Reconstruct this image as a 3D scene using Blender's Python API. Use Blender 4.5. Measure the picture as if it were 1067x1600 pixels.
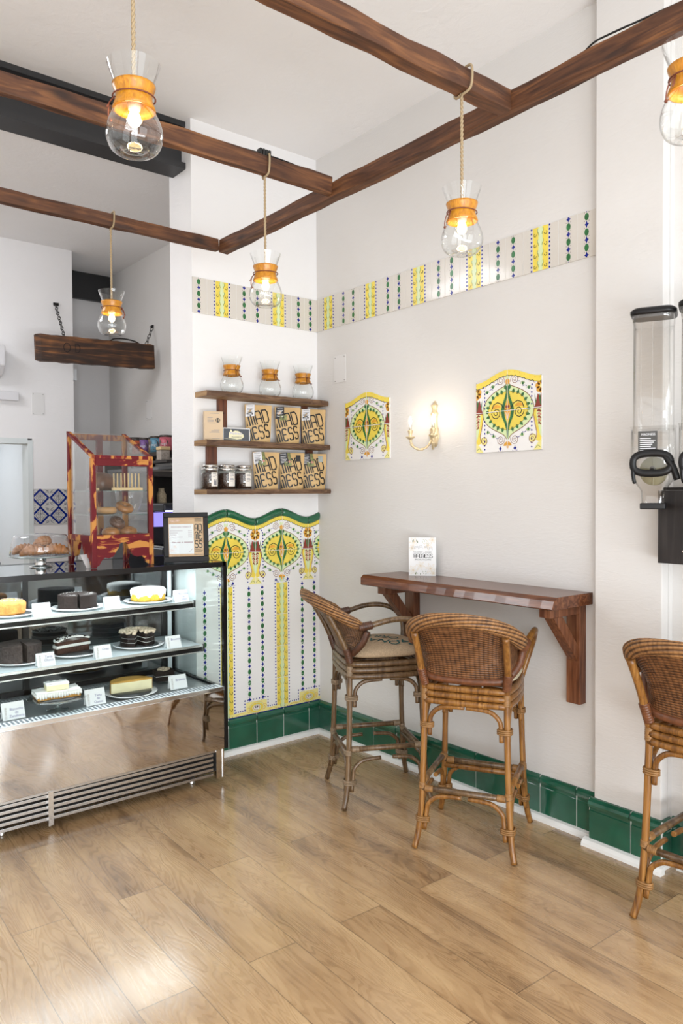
import bpy, bmesh, math, random
from mathutils import Vector, Matrix
from math import pi, sin, cos, radians as R_
random.seed(7)
S = bpy.context.scene
COL = S.collection
for o in list(bpy.data.objects): bpy.data.objects.remove(o)

# ---------------------------------------------------------------- camera
YAW, PITCH, ROLL, FPX = .6822, -.02387, -.0055, 1191.9
cam = bpy.data.cameras.new('camera'); camo = bpy.data.objects.new('camera', cam); COL.objects.link(camo)
_f = Vector((sin(YAW)*cos(PITCH), cos(YAW)*cos(PITCH), sin(PITCH)))
_r = Vector((cos(YAW), -sin(YAW), 0)); _u = _r.cross(_f)
_r2 = _r*cos(ROLL)+_u*sin(ROLL); _u2 = _u*cos(ROLL)-_r*sin(ROLL)
M = Matrix.Identity(4)
for i in range(3): M[i][0] = _r2[i]; M[i][1] = _u2[i]; M[i][2] = -_f[i]
M.translation = Vector((-3.019, -3.9588, 1.559))
camo.matrix_world = M
cam.sensor_fit = 'VERTICAL'; cam.sensor_height = 36; cam.lens = FPX/1600*36
cam.clip_start = .05
S.camera = camo
# ---------------------------------------------------------------- exposure, world, lights
S.view_settings.view_transform = 'Standard'; S.view_settings.look = 'None'
S.view_settings.exposure = 0.0; S.view_settings.gamma = 1; S.view_settings.use_curve_mapping = False
try:
    S.cycles.max_bounces = 10; S.cycles.transparent_max_bounces = 32; S.cycles.use_denoising = True
    S.cycles.sample_clamp_indirect = 6; S.cycles.caustics_reflective = False; S.cycles.caustics_refractive = False
except Exception: pass
W = bpy.data.worlds.new('World'); S.world = W; W.use_nodes = True
W.node_tree.nodes['Background'].inputs[0].default_value = (.86, .93, 1, 1)
W.node_tree.nodes['Background'].inputs[1].default_value = 1.2
def area(name, loc, target, sx, sy, power, col=(1, 1, 1), spread=None):
    l = bpy.data.lights.new(name, 'AREA'); l.shape = 'RECTANGLE'; l.size = sx; l.size_y = sy; l.energy = power; l.color = col
    if spread: l.spread = spread
    o = bpy.data.objects.new(name, l); COL.objects.link(o); o.location = loc
    o.rotation_euler = (Vector(target)-Vector(loc)).to_track_quat('-Z', 'Y').to_euler(); return o
def point(name, loc, power, col, r=.02):
    l = bpy.data.lights.new(name, 'POINT'); l.energy = power; l.color = col; l.shadow_soft_size = r
    o = bpy.data.objects.new(name, l); COL.objects.link(o); o.location = loc; return o
DAY = (.90, .96, 1)
area('window_daylight', (-1.35, -6.35, 1.75), (-1.6, 0, 1.6), 2.2, 2.7, 58, DAY)
area('window_daylight', (-4.0, -6.35, 1.75), (-3.0, 0, 1.6), 2.0, 2.7, 92, DAY)
area('ceiling_fill', (-2.8, -5.9, .5), (-2.4, -2.0, 3.7), 4.2, .8, 118, (.91, .96, 1))  # added fill aimed upward to brighten the ceiling
area('small_key_light', (-3.75, -4.6, 1.35), (-.6, -1.9, 2.1), .22, .3, 11, (1, .99, .97))  # unseen small key lamp near the camera, casts the crisp rope and beam shadows
area('storeroom_daylight', (-1.9, 4.6, 2.3), (-1.6, 4.2, 0), 1.6, 1.0, 20, (.9, .96, 1))
area('side_fill', (-5.3, -1.6, 1.9), (0, -1.2, 1.7), 2.6, 2.2, 12, (.94, .97, 1))  # added side fill toward the right wall; the left wall has no window
area('kitchen_fill', (-3.2, 1.2, 3.6), (-2.4, 1.4, 0), 1.2, 1.2, 60, (.94, .965, 1))  # added fill, no visible fixture; lifts the kitchen walls and ceiling
area('display_case_led_strip', (-1.75, -.06, 1.14), (-1.75, -.06, 0), 1.5, .34, 14, (.88, .95, 1))

# ---------------------------------------------------------------- materials
MC = {}
def newmat(name):
    m = bpy.data.materials.new(name); m.use_nodes = True; nt = m.node_tree
    return m, nt, nt.nodes['Principled BSDF']
def setin(b, k, v):
    if k in b.inputs: b.inputs[k].default_value = v
def pm(name, col, rough=.5, metal=0, bump=None, emis=None, es=1, var=None, coat=0, spec=None, alpha=None):
    """principled; bump=(scale,strength,dist) noise; var=(scale, amount) brightness mottling"""
    if name in MC: return MC[name]
    m, nt, b = newmat(name); c = (*col, 1) if len(col) == 3 else col
    b.inputs['Base Color'].default_value = c; b.inputs['Roughness'].default_value = rough; b.inputs['Metallic'].default_value = metal
    if coat: setin(b, 'Coat Weight', coat); setin(b, 'Coat Roughness', .08)
    if spec is not None: setin(b, 'Specular IOR Level', spec)
    if emis: b.inputs['Emission Color'].default_value = (*emis, 1); b.inputs['Emission Strength'].default_value = es
    tc = nt.nodes.new('ShaderNodeTexCoord')
    if bump:
        n = nt.nodes.new('ShaderNodeTexNoise'); n.inputs['Scale'].default_value = bump[0]; n.inputs['Detail'].default_value = 5
        nt.links.new(tc.outputs['Object'], n.inputs['Vector'])
        bp = nt.nodes.new('ShaderNodeBump'); bp.inputs['Strength'].default_value = bump[1]; bp.inputs['Distance'].default_value = bump[2]
        nt.links.new(n.outputs['Fac'], bp.inputs['Height']); nt.links.new(bp.outputs['Normal'], b.inputs['Normal'])
    if var:
        n = nt.nodes.new('ShaderNodeTexNoise'); n.inputs['Scale'].default_value = var[0]; n.inputs['Detail'].default_value = 6
        nt.links.new(tc.outputs['Object'], n.inputs['Vector'])
        r = nt.nodes.new('ShaderNodeValToRGB'); r.color_ramp.elements[0].position = .3; r.color_ramp.elements[1].position = .7
        a = var[1]; r.color_ramp.elements[0].color = tuple(max(0, x*(1-a)) for x in c[:3])+(1,); r.color_ramp.elements[1].color = tuple(min(1, x*(1+a*.6)) for x in c[:3])+(1,)
        nt.links.new(n.outputs['Fac'], r.inputs[0]); nt.links.new(r.outputs[0], b.inputs['Base Color'])
    MC[name] = m; return m
def wood(name, dark, mid, light, axis=0, scale=1., rough=.55, bump=.3, knots=False, ring=6.):
    if name in MC: return MC[name]
    m, nt, b = newmat(name); L = nt.links.new; N = nt.nodes.new
    tc = N('ShaderNodeTexCoord'); mp = N('ShaderNodeMapping'); sc = [14*scale]*3; sc[axis] = 1.1*scale; mp.inputs['Scale'].default_value = sc
    L(tc.outputs['Object'], mp.inputs['Vector'])
    n = N('ShaderNodeTexNoise'); n.inputs['Scale'].default_value = ring*.5; n.inputs['Detail'].default_value = 8; n.inputs['Distortion'].default_value = 1.2; L(mp.outputs[0], n.inputs['Vector'])
    n2 = N('ShaderNodeTexNoise'); n2.inputs['Scale'].default_value = 7; n2.inputs['Detail'].default_value = 3; L(tc.outputs['Object'], n2.inputs['Vector'])
    mx = N('ShaderNodeMath'); mx.operation = 'MULTIPLY_ADD'; L(n.outputs['Fac'], mx.inputs[0]); mx.inputs[1].default_value = .75
    m2 = N('ShaderNodeMath'); m2.operation = 'MULTIPLY'; L(n2.outputs['Fac'], m2.inputs[0]); m2.inputs[1].default_value = .25; L(m2.outputs[0], mx.inputs[2])
    r = N('ShaderNodeValToRGB'); e = r.color_ramp.elements; e[0].position = .32; e[0].color = (*dark, 1); e[1].position = .68; e[1].color = (*light, 1)
    k = e.new(.5); k.color = (*mid, 1); L(mx.outputs[0], r.inputs[0]); out = r.outputs[0]
    if knots:
        v = N('ShaderNodeTexVoronoi'); v.inputs['Scale'].default_value = 3.2; mp2 = N('ShaderNodeMapping'); s2 = [2.2]*3; s2[axis] = .9; mp2.inputs['Scale'].default_value = s2
        L(tc.outputs['Object'], mp2.inputs['Vector']); L(mp2.outputs[0], v.inputs['Vector'])
        r2 = N('ShaderNodeValToRGB'); r2.color_ramp.elements[0].position = .05; r2.color_ramp.elements[0].color = (.12, .1, .1, 1); r2.color_ramp.elements[1].position = .2; r2.color_ramp.elements[1].color = (1, 1, 1, 1)
        L(v.outputs['Distance'], r2.inputs[0]); mm = N('ShaderNodeMix'); mm.data_type = 'RGBA'; mm.blend_type = 'MULTIPLY'; mm.inputs[0].default_value = .85
        L(out, mm.inputs[6]); L(r2.outputs[0], mm.inputs[7]); out = mm.outputs[2]
    L(out, b.inputs['Base Color']); b.inputs['Roughness'].default_value = rough
    bp = N('ShaderNodeBump'); bp.inputs['Strength'].default_value = bump; bp.inputs['Distance'].default_value = .003
    L(n.outputs['Fac'], bp.inputs['Height']); L(bp.outputs[0], b.inputs['Normal'])
    MC[name] = m; return m
def glass(name, tint=(.97, .99, .98), rough=.02, boost=1.0, base=.0, ior=1.5, edge=0.):
    """thin pane: transparent mixed with a fresnel mirror"""
    if name in MC: return MC[name]
    m = bpy.data.materials.new(name); m.use_nodes = True; nt = m.node_tree; nt.nodes.clear(); L = nt.links.new; N = nt.nodes.new
    t = N('ShaderNodeBsdfTransparent'); t.inputs[0].default_value = (*tint, 1)
    g = N('ShaderNodeBsdfGlossy'); g.inputs['Roughness'].default_value = rough; g.inputs[0].default_value = (1, 1, 1, 1)
    lw = N('ShaderNodeLayerWeight'); lw.inputs[0].default_value = .5
    p = N('ShaderNodeMath'); p.operation = 'POWER'; L(lw.outputs['Facing'], p.inputs[0]); p.inputs[1].default_value = 3.2
    a = N('ShaderNodeMath'); a.operation = 'MULTIPLY_ADD'; L(p.outputs[0], a.inputs[0]); a.inputs[1].default_value = .8*boost; a.inputs[2].default_value = .03+base; a.use_clamp = True
    mx = N('ShaderNodeMixShader'); L(a.outputs[0], mx.inputs[0]); L(t.outputs[0], mx.inputs[1]); L(g.outputs[0], mx.inputs[2])
    out = N('ShaderNodeOutputMaterial')
    if edge:   # thick glass darkens where seen edge-on
        r = N('ShaderNodeValToRGB'); r.color_ramp.elements[0].position = .55; r.color_ramp.elements[0].color = (*tint, 1); r.color_ramp.elements[1].position = 1; r.color_ramp.elements[1].color = (1-edge, 1-edge, 1-edge, 1)
        L(lw.outputs['Facing'], r.inputs[0]); L(r.outputs[0], t.inputs[0])
    L(mx.outputs[0], out.inputs[0]); MC[name] = m; return m
def emit(name, col, s):
    if name in MC: return MC[name]
    m = bpy.data.materials.new(name); m.use_nodes = True; nt = m.node_tree; nt.nodes.clear()
    e = nt.nodes.new('ShaderNodeEmission'); e.inputs[0].default_value = (*col, 1); e.inputs[1].default_value = s
    o = nt.nodes.new('ShaderNodeOutputMaterial'); nt.links.new(e.outputs[0], o.inputs[0]); MC[name] = m; return m
def weave(name, c1, c2, sx=90., sy=160., k1=.45, k2=.55):
    if name in MC: return MC[name]
    m, nt, b = newmat(name); L = nt.links.new; N = nt.nodes.new
    uv = N('ShaderNodeUVMap'); sp = N('ShaderNodeSeparateXYZ'); L(uv.outputs[0], sp.inputs[0])
    def mt(op, a, bb=None):
        n = N('ShaderNodeMath'); n.operation = op
        for i, v in enumerate((a, bb)):
            if v is None: continue
            if isinstance(v, (int, float)): n.inputs[i].default_value = v
            else: L(v, n.inputs[i])
        return n.outputs[0]
    ux = mt('MULTIPLY', sp.outputs[0], sx); vy = mt('MULTIPLY', sp.outputs[1], sy)
    col = mt('FLOOR', ux); par = mt('MULTIPLY', mt('FRACT', mt('MULTIPLY', col, .5)), 2.0)
    row = mt('ADD', vy, par)
    s1 = mt('ABSOLUTE', mt('SINE', mt('MULTIPLY', ux, pi)))           # bulge across a stake
    s2 = mt('ABSOLUTE', mt('SINE', mt('MULTIPLY', row, pi)))          # strands
    h = mt('MULTIPLY', mt('ADD', mt('MULTIPLY', s1, k1), 1-k1), mt('ADD', mt('MULTIPLY', s2, k2), 1-k2))
    nz = N('ShaderNodeTexNoise'); nz.inputs['Scale'].default_value = 35; tc = N('ShaderNodeTexCoord'); L(tc.outputs['Object'], nz.inputs['Vector'])
    f = mt('ADD', mt('MULTIPLY', h, .8), mt('MULTIPLY', mt('SUBTRACT', nz.outputs['Fac'], .35), .9))
    r = N('ShaderNodeValToRGB'); r.color_ramp.elements[0].color = (*c1, 1); r.color_ramp.elements[1].color = (*c2, 1); r.color_ramp.elements[0].position = .3; r.color_ramp.elements[1].position = 1.0
    L(f, r.inputs[0]); L(r.outputs[0], b.inputs['Base Color']); b.inputs['Roughness'].default_value = .5
    bp = N('ShaderNodeBump'); bp.inputs['Strength'].default_value = .9; bp.inputs['Distance'].default_value = .004; L(h, bp.inputs['Height']); L(bp.outputs[0], b.inputs['Normal'])
    MC[name] = m; return m

# ---------------------------------------------------------------- mesh helpers
class MB:
    def __init__(s): s.bm = bmesh.new(); s.mi = 0; s.uvl = None
    def mat(s, i): s.mi = i; return s
    def face(s, vs, smooth=False):
        try: f = s.bm.faces.new(vs)
        except ValueError: return None
        f.material_index = s.mi; f.smooth = smooth; return f
    def poly(s, pts, smooth=False): return s.face([s.bm.verts.new(p) for p in pts], smooth)
    def box(s, x0, x1, y0, y1, z0, z1, M=None):
        v = [Vector((x, y, z)) for x in (x0, x1) for y in (y0, y1) for z in (z0, z1)]
        if M is not None: v = [M @ p for p in v]
        v = [s.bm.verts.new(p) for p in v]
        for q in ((0, 1, 3, 2), (4, 6, 7, 5), (0, 4, 5, 1), (2, 3, 7, 6), (0, 2, 6, 4), (1, 5, 7, 3)): s.face([v[i] for i in q])
        return s
    def rings(s, rings, closed=True, caps=True, smooth=True):
        R = [[s.bm.verts.new(p) for p in r] for r in rings]; n = len(R[0])
        for a, b in zip(R, R[1:]):
            for i in range(n if closed else n-1): s.face([a[i], a[(i+1) % n], b[(i+1) % n], b[i]], smooth)
        if caps and closed: s.face(R[0][::-1]); s.face(R[-1])
        return R
    def tube(s, pts, r, n=8, caps=True, closed=False, ell=None, up=None):
        """r: radius or list; ell: (a,b) ellipse multipliers relative to up"""
        P = [Vector(p) for p in pts]; k = len(P); rr = r if isinstance(r, (list, tuple)) else [r]*k
        rings = []; prev = None
        for i, p in enumerate(P):
            if closed: t = P[(i+1) % k]-P[i-1]
            else: t = P[min(i+1, k-1)]-P[max(i-1, 0)]
            t.normalize()
            if up is not None: a = Vector(up)-t*t.dot(Vector(up))
            elif prev is None: a = t.orthogonal()
            else: a = prev-t*t.dot(prev)
            if a.length < 1e-6: a = t.orthogonal()
            a.normalize(); prev = a; b = t.cross(a); ea, eb = ell or (1, 1)
            rings.append([p+(a*cos(2*pi*j/n)*ea+b*sin(2*pi*j/n)*eb)*rr[i] for j in range(n)])
        if closed: rings.append(rings[0]); s.rings(rings, caps=False); bmesh.ops.remove_doubles(s.bm, verts=s.bm.verts[-2*n:] if False else [], dist=0)
        else: s.rings(rings, caps=caps)
        return s
    def lathe(s, prof, n=24, c=(0, 0, 0), caps=True, smooth=True, fn=None, M=None):
        """prof [(r,z)]; fn(ang,r,z)->(r,z)"""
        rings = []
        for r, z in prof:
            ring = []
            for j in range(n):
                a = 2*pi*j/n; rr, zz = (r, z) if fn is None else fn(a, r, z)
                p = Vector((rr*cos(a), rr*sin(a), zz))
                if M is not None: p = M @ p
                ring.append(p+Vector(c))
            rings.append(ring)
        s.rings(rings, caps=caps, smooth=smooth); return s
    def prism(s, pts, F, d0, d1, smooth=False):
        """pts 2D polygon, F(s,t,d)->Vector"""
        a = [s.bm.verts.new(F(p[0], p[1], d0)) for p in pts]; b = [s.bm.verts.new(F(p[0], p[1], d1)) for p in pts]; n = len(pts)
        s.face(a[::-1]); s.face(b)
        for i in range(n): s.face([a[i], a[(i+1) % n], b[(i+1) % n], b[i]], smooth)
        return s
    def grid(s, fn, nu, nv, smooth=True, uv=None):
        V = [[s.bm.verts.new(fn(i/nu, j/nv)) for j in range(nv+1)] for i in range(nu+1)]
        if uv and s.uvl is None: s.uvl = s.bm.loops.layers.uv.new('UVMap')
        for i in range(nu):
            for j in range(nv):
                f = s.face([V[i][j], V[i+1][j], V[i+1][j+1], V[i][j+1]], smooth)
                if f and uv:
                    for l, (a, b) in zip(f.loops, ((i, j), (i+1, j), (i+1, j+1), (i, j+1))): l[s.uvl].uv = (a/nu*uv[0], b/nv*uv[1])
        return s
    def ball(s, c, r, n=12, m=8, sc=(1, 1, 1)):
        pr = [(r*sin(pi*i/m), -r*cos(pi*i/m)) for i in range(m+1)]; pr[0] = (r*.02, -r); pr[-1] = (r*.02, r)
        rings = [[Vector((c[0]+q*cos(2*pi*j/n)*sc[0], c[1]+q*sin(2*pi*j/n)*sc[1], c[2]+z*sc[2])) for j in range(n)] for q, z in pr]
        s.rings(rings); return s
    def build(s, name, mats, parent=None, bevel=0, norm=True, solid=0, sub=0):
        if norm: bmesh.ops.recalc_face_normals(s.bm, faces=s.bm.faces)
        me = bpy.data.meshes.new(name); s.bm.to_mesh(me); s.bm.free()
        for m in (mats if isinstance(mats, (list, tuple)) else [mats]): me.materials.append(m)
        o = bpy.data.objects.new(name, me); COL.objects.link(o)
        if parent: o.parent = parent
        if bevel:
            md = o.modifiers.new('bevel', 'BEVEL'); md.width = bevel; md.segments = 2; md.limit_method = 'ANGLE'; md.angle_limit = R_(40)
        if solid:
            md = o.modifiers.new('solid', 'SOLIDIFY'); md.thickness = solid; md.offset = 0
        if sub:
            md = o.modifiers.new('sub', 'SUBSURF'); md.levels = sub; md.render_levels = sub
        return o
def tag(o, label, cat, group=None, kind=None):
    if label: o['label'] = label
    if cat: o['category'] = cat
    if group: o['group'] = group
    if kind: o['kind'] = kind
    return o
def thing(name, label, cat, loc=(0, 0, 0), rz=0, group=None):
    o = bpy.data.objects.new(name, None); COL.objects.link(o); o.location = loc; o.rotation_euler = (0, 0, rz); o.empty_display_size = .05
    return tag(o, label, cat, group)
def struct(o): o['kind'] = 'structure'; return o
def dup(root, loc, rz=None, label=None, group=None):
    r = root.copy(); COL.objects.link(r); r.location = loc
    if rz is not None: r.rotation_euler = (0, 0, rz)
    if label: r['label'] = label
    if group: r['group'] = group
    def rec(a, b):
        for ch in list(a.children):
            c = ch.copy(); COL.objects.link(c); c.parent = b; rec(ch, c)
    rec(root, r); return r
def smoothpath(P, n=6):
    """Catmull-Rom through points"""
    P = [Vector(p) for p in P]; out = []
    for i in range(len(P)-1):
        p0 = P[max(i-1, 0)]; p1 = P[i]; p2 = P[i+1]; p3 = P[min(i+2, len(P)-1)]
        for k in range(n):
            t = k/n; out.append(.5*((2*p1)+(p2-p0)*t+(2*p0-5*p1+4*p2-p3)*t*t+(3*p1-3*p2+p3-p0)*t**3))
    out.append(P[-1]); return out
_tc = {}
def text_geo(txt, size):
    k = (txt, size)
    if k in _tc: return _tc[k]
    cu = bpy.data.curves.new('t', 'FONT'); cu.body = txt; cu.size = size; cu.align_x = 'CENTER'; cu.align_y = 'CENTER'; cu.resolution_u = 2
    o = bpy.data.objects.new('t', cu); COL.objects.link(o); bpy.context.view_layer.update()
    me = bpy.data.meshes.new_from_object(o.evaluated_get(bpy.context.evaluated_depsgraph_get()))
    g = ([v.co.copy() for v in me.vertices], [list(p.vertices) for p in me.polygons])
    bpy.data.objects.remove(o); bpy.data.curves.remove(cu); bpy.data.meshes.remove(me); _tc[k] = g; return g

class Ink:
    """flat decoration: layered polygons on a plane, one mesh, several materials"""
    def __init__(s, o, U, V, clip=None, base=0., dl=.00035):
        s.o, s.U, s.V = Vector(o), Vector(U), Vector(V); s.N = s.U.cross(s.V).normalized(); s.mb = MB(); s.clip = clip; s.mats = []; s.base = base; s.dl = dl; s.os = s.ot = 0; s.sk = None
    def F(s, a, b, d=0):
        if s.sk: a, b = s.sk(a, b)
        return s.o+s.U*a+s.V*b+s.N*d
    def m(s, mat):
        if mat not in s.mats: s.mats.append(mat)
        return s.mats.index(mat)
    def _clip(s, P):
        s0, s1, t0, t1 = s.clip
        for ax, lim, sg in ((0, s0, 1), (0, s1, -1), (1, t0, 1), (1, t1, -1)):
            out = []
            for i in range(len(P)):
                a, b = P[i-1], P[i]; da = (a[ax]-lim)*sg; db = (b[ax]-lim)*sg
                if (da >= 0) != (db >= 0):
                    t = da/(da-db); out.append((a[0]+(b[0]-a[0])*t, a[1]+(b[1]-a[1])*t))
                if db >= 0: out.append(b)
            P = out
            if len(P) < 3: return None
        return P
    def poly(s, P, mat, layer=1):
        P = [(p[0]+s.os, p[1]+s.ot) for p in P]
        if s.clip:
            P = s._clip(P)
            if not P: return
        s.mb.mi = s.m(mat); s.mb.poly([s.F(p[0], p[1], s.base+layer*s.dl) for p in P])
    def rect(s, a, b, c, d, mat, layer=1): s.poly([(a, c), (b, c), (b, d), (a, d)], mat, layer)
    def disk(s, c, rx, ry, mat, layer=2, n=10, a0=0, a1=2*pi):
        full = abs(a1-a0) > 6.28; k = n if full else n+1
        s.poly([(c[0]+rx*cos(a0+(a1-a0)*i/n), c[1]+ry*sin(a0+(a1-a0)*i/n)) for i in range(k)], mat, layer)
    def stroke(s, P, w, mat, layer=3, closed=False):
        P = [Vector((p[0], p[1])) for p in P]; n = len(P)
        if closed: P.append(P[0]); n += 1
        L, Rr = [], []
        for i in range(n):
            if closed and i in (0, n-1): t = (P[1]-P[0]).normalized()+(P[-1]-P[-2]).normalized()
            else: t = (P[min(i+1, n-1)]-P[i]).normalized()+(P[i]-P[max(i-1, 0)]).normalized()
            if t.length < 1e-6: t = Vector((1, 0))
            t.normalize(); q = Vector((-t.y, t.x)); d = (P[min(i+1, n-1)]-P[max(i-1, 0)] if i in (0, n-1) else P[i+1]-P[i]).normalized()
            k = w/2/max(.45, abs(q.dot(Vector((-d.y, d.x)))))
            L.append(P[i]+q*k); Rr.append(P[i]-q*k)
        for i in range(n-1): s.poly([Rr[i], Rr[i+1], L[i+1], L[i]], mat, layer)
    def spiral(s, c, r, turns, w, mat, layer=3, a0=0, sg=1, n=22):
        s.stroke([(c[0]+r*(1-.86*i/n)*cos(a0+sg*turns*2*pi*i/n), c[1]+r*(1-.86*i/n)*sin(a0+sg*turns*2*pi*i/n)) for i in range(n+1)], w, mat, layer)
    def diamond(s, c, rx, ry, mat, layer=2):
        x, y = c; k = .35
        s.poly([(x, y+ry), (x-rx*k, y+ry*k), (x-rx, y), (x-rx*k, y-ry*k), (x, y-ry), (x+rx*k, y-ry*k), (x+rx, y), (x+rx*k, y+ry*k)], mat, layer)
    def text(s, txt, c, size, mat, layer=2, rot=0, sx=1):
        V, Fc = text_geo(txt, size); cr, sr = cos(rot), sin(rot)
        for f in Fc:
            s.poly([(c[0]+V[i].x*sx*cr-V[i].y*sr, c[1]+V[i].x*sx*sr+V[i].y*cr) for i in f], mat, layer)
    def build(s, name, parent=None): return s.mb.build(name, s.mats, parent, norm=False)
WALLA = ((1, 0, 0), (0, 0, 1)); WALLB = ((0, -1, 0), (0, 0, 1))
# ================================================================= STRUCTURE
def plaster(name, col, s=1.):
    m, nt, b = newmat(name); L = nt.links.new; N = nt.nodes.new
    b.inputs['Roughness'].default_value = .75; setin(b, 'Specular IOR Level', .25)
    tc = N('ShaderNodeTexCoord'); n = N('ShaderNodeTexNoise'); n.inputs['Scale'].default_value = 9; n.inputs['Detail'].default_value = 9; n.inputs['Roughness'].default_value = .62; L(tc.outputs['Object'], n.inputs['Vector'])
    n2 = N('ShaderNodeTexNoise'); n2.inputs['Scale'].default_value = 1.6; n2.inputs['Detail'].default_value = 4; L(tc.outputs['Object'], n2.inputs['Vector'])
    mp = N('ShaderNodeMapping'); mp.inputs['Scale'].default_value = (7, 7, 26); L(tc.outputs['Object'], mp.inputs['Vector']); n3 = N('ShaderNodeTexNoise'); n3.inputs['Scale'].default_value = 1.5; n3.inputs['Detail'].default_value = 5; n3.inputs['Distortion'].default_value = 2.; L(mp.outputs[0], n3.inputs['Vector'])
    r = N('ShaderNodeValToRGB'); r.color_ramp.elements[0].position = .3; r.color_ramp.elements[1].position = .75
    r.color_ramp.elements[0].color = (*[c*.955 for c in col], 1); r.color_ramp.elements[1].color = (*col, 1)
    L(n2.outputs['Fac'], r.inputs[0]); L(r.outputs[0], b.inputs['Base Color'])
    ad = N('ShaderNodeMath'); L(n.outputs['Fac'], ad.inputs[0]); L(n3.outputs['Fac'], ad.inputs[1])
    bp = N('ShaderNodeBump'); bp.inputs['Strength'].default_value = .22*s; bp.inputs['Distance'].default_value = .006
    L(ad.outputs[0], bp.inputs['Height']); L(bp.outputs[0], b.inputs['Normal']); return m
PL_W = plaster('white_plaster', (.87, .86, .86)); PL_B = plaster('cream_plaster', (.735, .715, .695)); PL_C = plaster('ceiling_plaster', (.90, .89, .89), 1.6)
PL_K = plaster('kitchen_plaster', (.86, .84, .84))

def floor_mat():
    m, nt, b = newmat('oak_laminate'); L = nt.links.new; N = nt.nodes.new
    tc = N('ShaderNodeTexCoord'); mp = N('ShaderNodeMapping'); mp.inputs['Rotation'].default_value = (0, 0, R_(1.6)); L(tc.outputs['Object'], mp.inputs['Vector'])
    sp = N('ShaderNodeSeparateXYZ'); L(mp.outputs[0], sp.inputs[0])
    def mt(op, a, bb=None, c=None):
        n = N('ShaderNodeMath'); n.operation = op
        for i, v in enumerate((a, bb, c)):
            if v is None: continue
            if isinstance(v, (int, float)): n.inputs[i].default_value = v
            else: L(v, n.inputs[i])
        return n.outputs[0]
    # rotation by 1.6 deg about origin shifts edges a little; offsets are chosen at x=-1.9,y=-1.5
    xs = mt('DIVIDE', mt('ADD', sp.outputs[0], 2.26-.042), .193); c = mt('FLOOR', xs); fx = mt('FRACT', xs)
    par = mt('MULTIPLY', mt('FRACT', mt('MULTIPLY', c, .5)), 1.0)
    ys = mt('ADD', mt('DIVIDE', mt('ADD', sp.outputs[1], 1.16+.053), 1.3), par); rr = mt('FLOOR', ys); fy = mt('FRACT', ys)
    ex = mt('MINIMUM', fx, mt('SUBTRACT', 1, fx)); ey = mt('MINIMUM', fy, mt('SUBTRACT', 1, fy))
    gx = mt('LESS_THAN', ex, .008); gy = mt('LESS_THAN', ey, .0014); gap = mt('MAXIMUM', gx, gy)
    cb = N('ShaderNodeCombineXYZ'); L(c, cb.inputs[0]); L(rr, cb.inputs[1]); wn = N('ShaderNodeTexWhiteNoise'); wn.noise_dimensions = '2D'; L(cb.outputs[0], wn.inputs['Vector'])
    # grain coordinates shifted per plank
    cc = N('ShaderNodeCombineXYZ'); L(mt('ADD', mt('MULTIPLY', sp.outputs[0], 9.0), mt('MULTIPLY', wn.outputs['Value'], 37.)), cc.inputs[0])
    L(mt('ADD', mt('MULTIPLY', sp.outputs[1], 1.35), mt('MULTIPLY', wn.outputs['Value'], 91.)), cc.inputs[1])
    n1 = N('ShaderNodeTexNoise'); n1.inputs['Scale'].default_value = .8; n1.inputs['Detail'].default_value = 2.5; n1.inputs['Distortion'].default_value = .5; L(cc.outputs[0], n1.inputs['Vector'])
    rings = mt('POWER', mt('ABSOLUTE', mt('SINE', mt('MULTIPLY', n1.outputs['Fac'], 75.))), 1.5)      # cathedral rings = level lines of the noise
    n2 = N('ShaderNodeTexNoise'); n2.inputs['Scale'].default_value = 12; n2.inputs['Detail'].default_value = 6; L(cc.outputs[0], n2.inputs['Vector'])
    cc2 = N('ShaderNodeCombineXYZ'); L(mt('MULTIPLY', sp.outputs[0], 150.), cc2.inputs[0]); L(mt('MULTIPLY', sp.outputs[1], 6.), cc2.inputs[1])
    n3 = N('ShaderNodeTexNoise'); n3.inputs['Scale'].default_value = 1; n3.inputs['Detail'].default_value = 4; L(cc2.outputs[0], n3.inputs['Vector'])
    n4 = N('ShaderNodeTexNoise'); n4.inputs['Scale'].default_value = .9; n4.inputs['Detail'].default_value = 3; L(cc.outputs[0], n4.inputs['Vector'])
    v = mt('ADD', mt('MULTIPLY', wn.outputs['Value'], .15), mt('ADD', mt('MULTIPLY', rings, .10), mt('ADD', mt('MULTIPLY', n2.outputs['Fac'], .22), mt('ADD', mt('MULTIPLY', n3.outputs['Fac'], .22), mt('MULTIPLY', n4.outputs['Fac'], 1.15)))))
    r = N('ShaderNodeValToRGB'); e = r.color_ramp.elements; e[0].position = .50; e[0].color = (.17, .095, .046, 1); e[1].position = .99; e[1].color = (.58, .39, .205, 1); k = e.new(.725); k.color = (.42, .26, .13, 1)
    L(mt('MULTIPLY', v, .85), r.inputs[0])
    mx = N('ShaderNodeMix'); mx.data_type = 'RGBA'; L(mt('MULTIPLY', gap, .7), mx.inputs[0]); L(r.outputs[0], mx.inputs[6]); mx.inputs[7].default_value = (.1, .06, .03, 1)
    L(mx.outputs[2], b.inputs['Base Color'])
    L(mt('ADD', .24, mt('MULTIPLY', rings, .08)), b.inputs['Roughness']); setin(b, 'Specular IOR Level', .6); setin(b, 'Coat Weight', .55); setin(b, 'Coat Roughness', .14); setin(b, 'Coat IOR', 1.55)
    bp = N('ShaderNodeBump'); bp.inputs['Strength'].default_value = .12; bp.inputs['Distance'].default_value = .002
    L(mt('SUBTRACT', mt('ADD', rings, mt('MULTIPLY', n3.outputs['Fac'], .8)), mt('MULTIPLY', gap, 3.)), bp.inputs['Height']); L(bp.outputs[0], b.inputs['Normal']); return m

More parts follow.
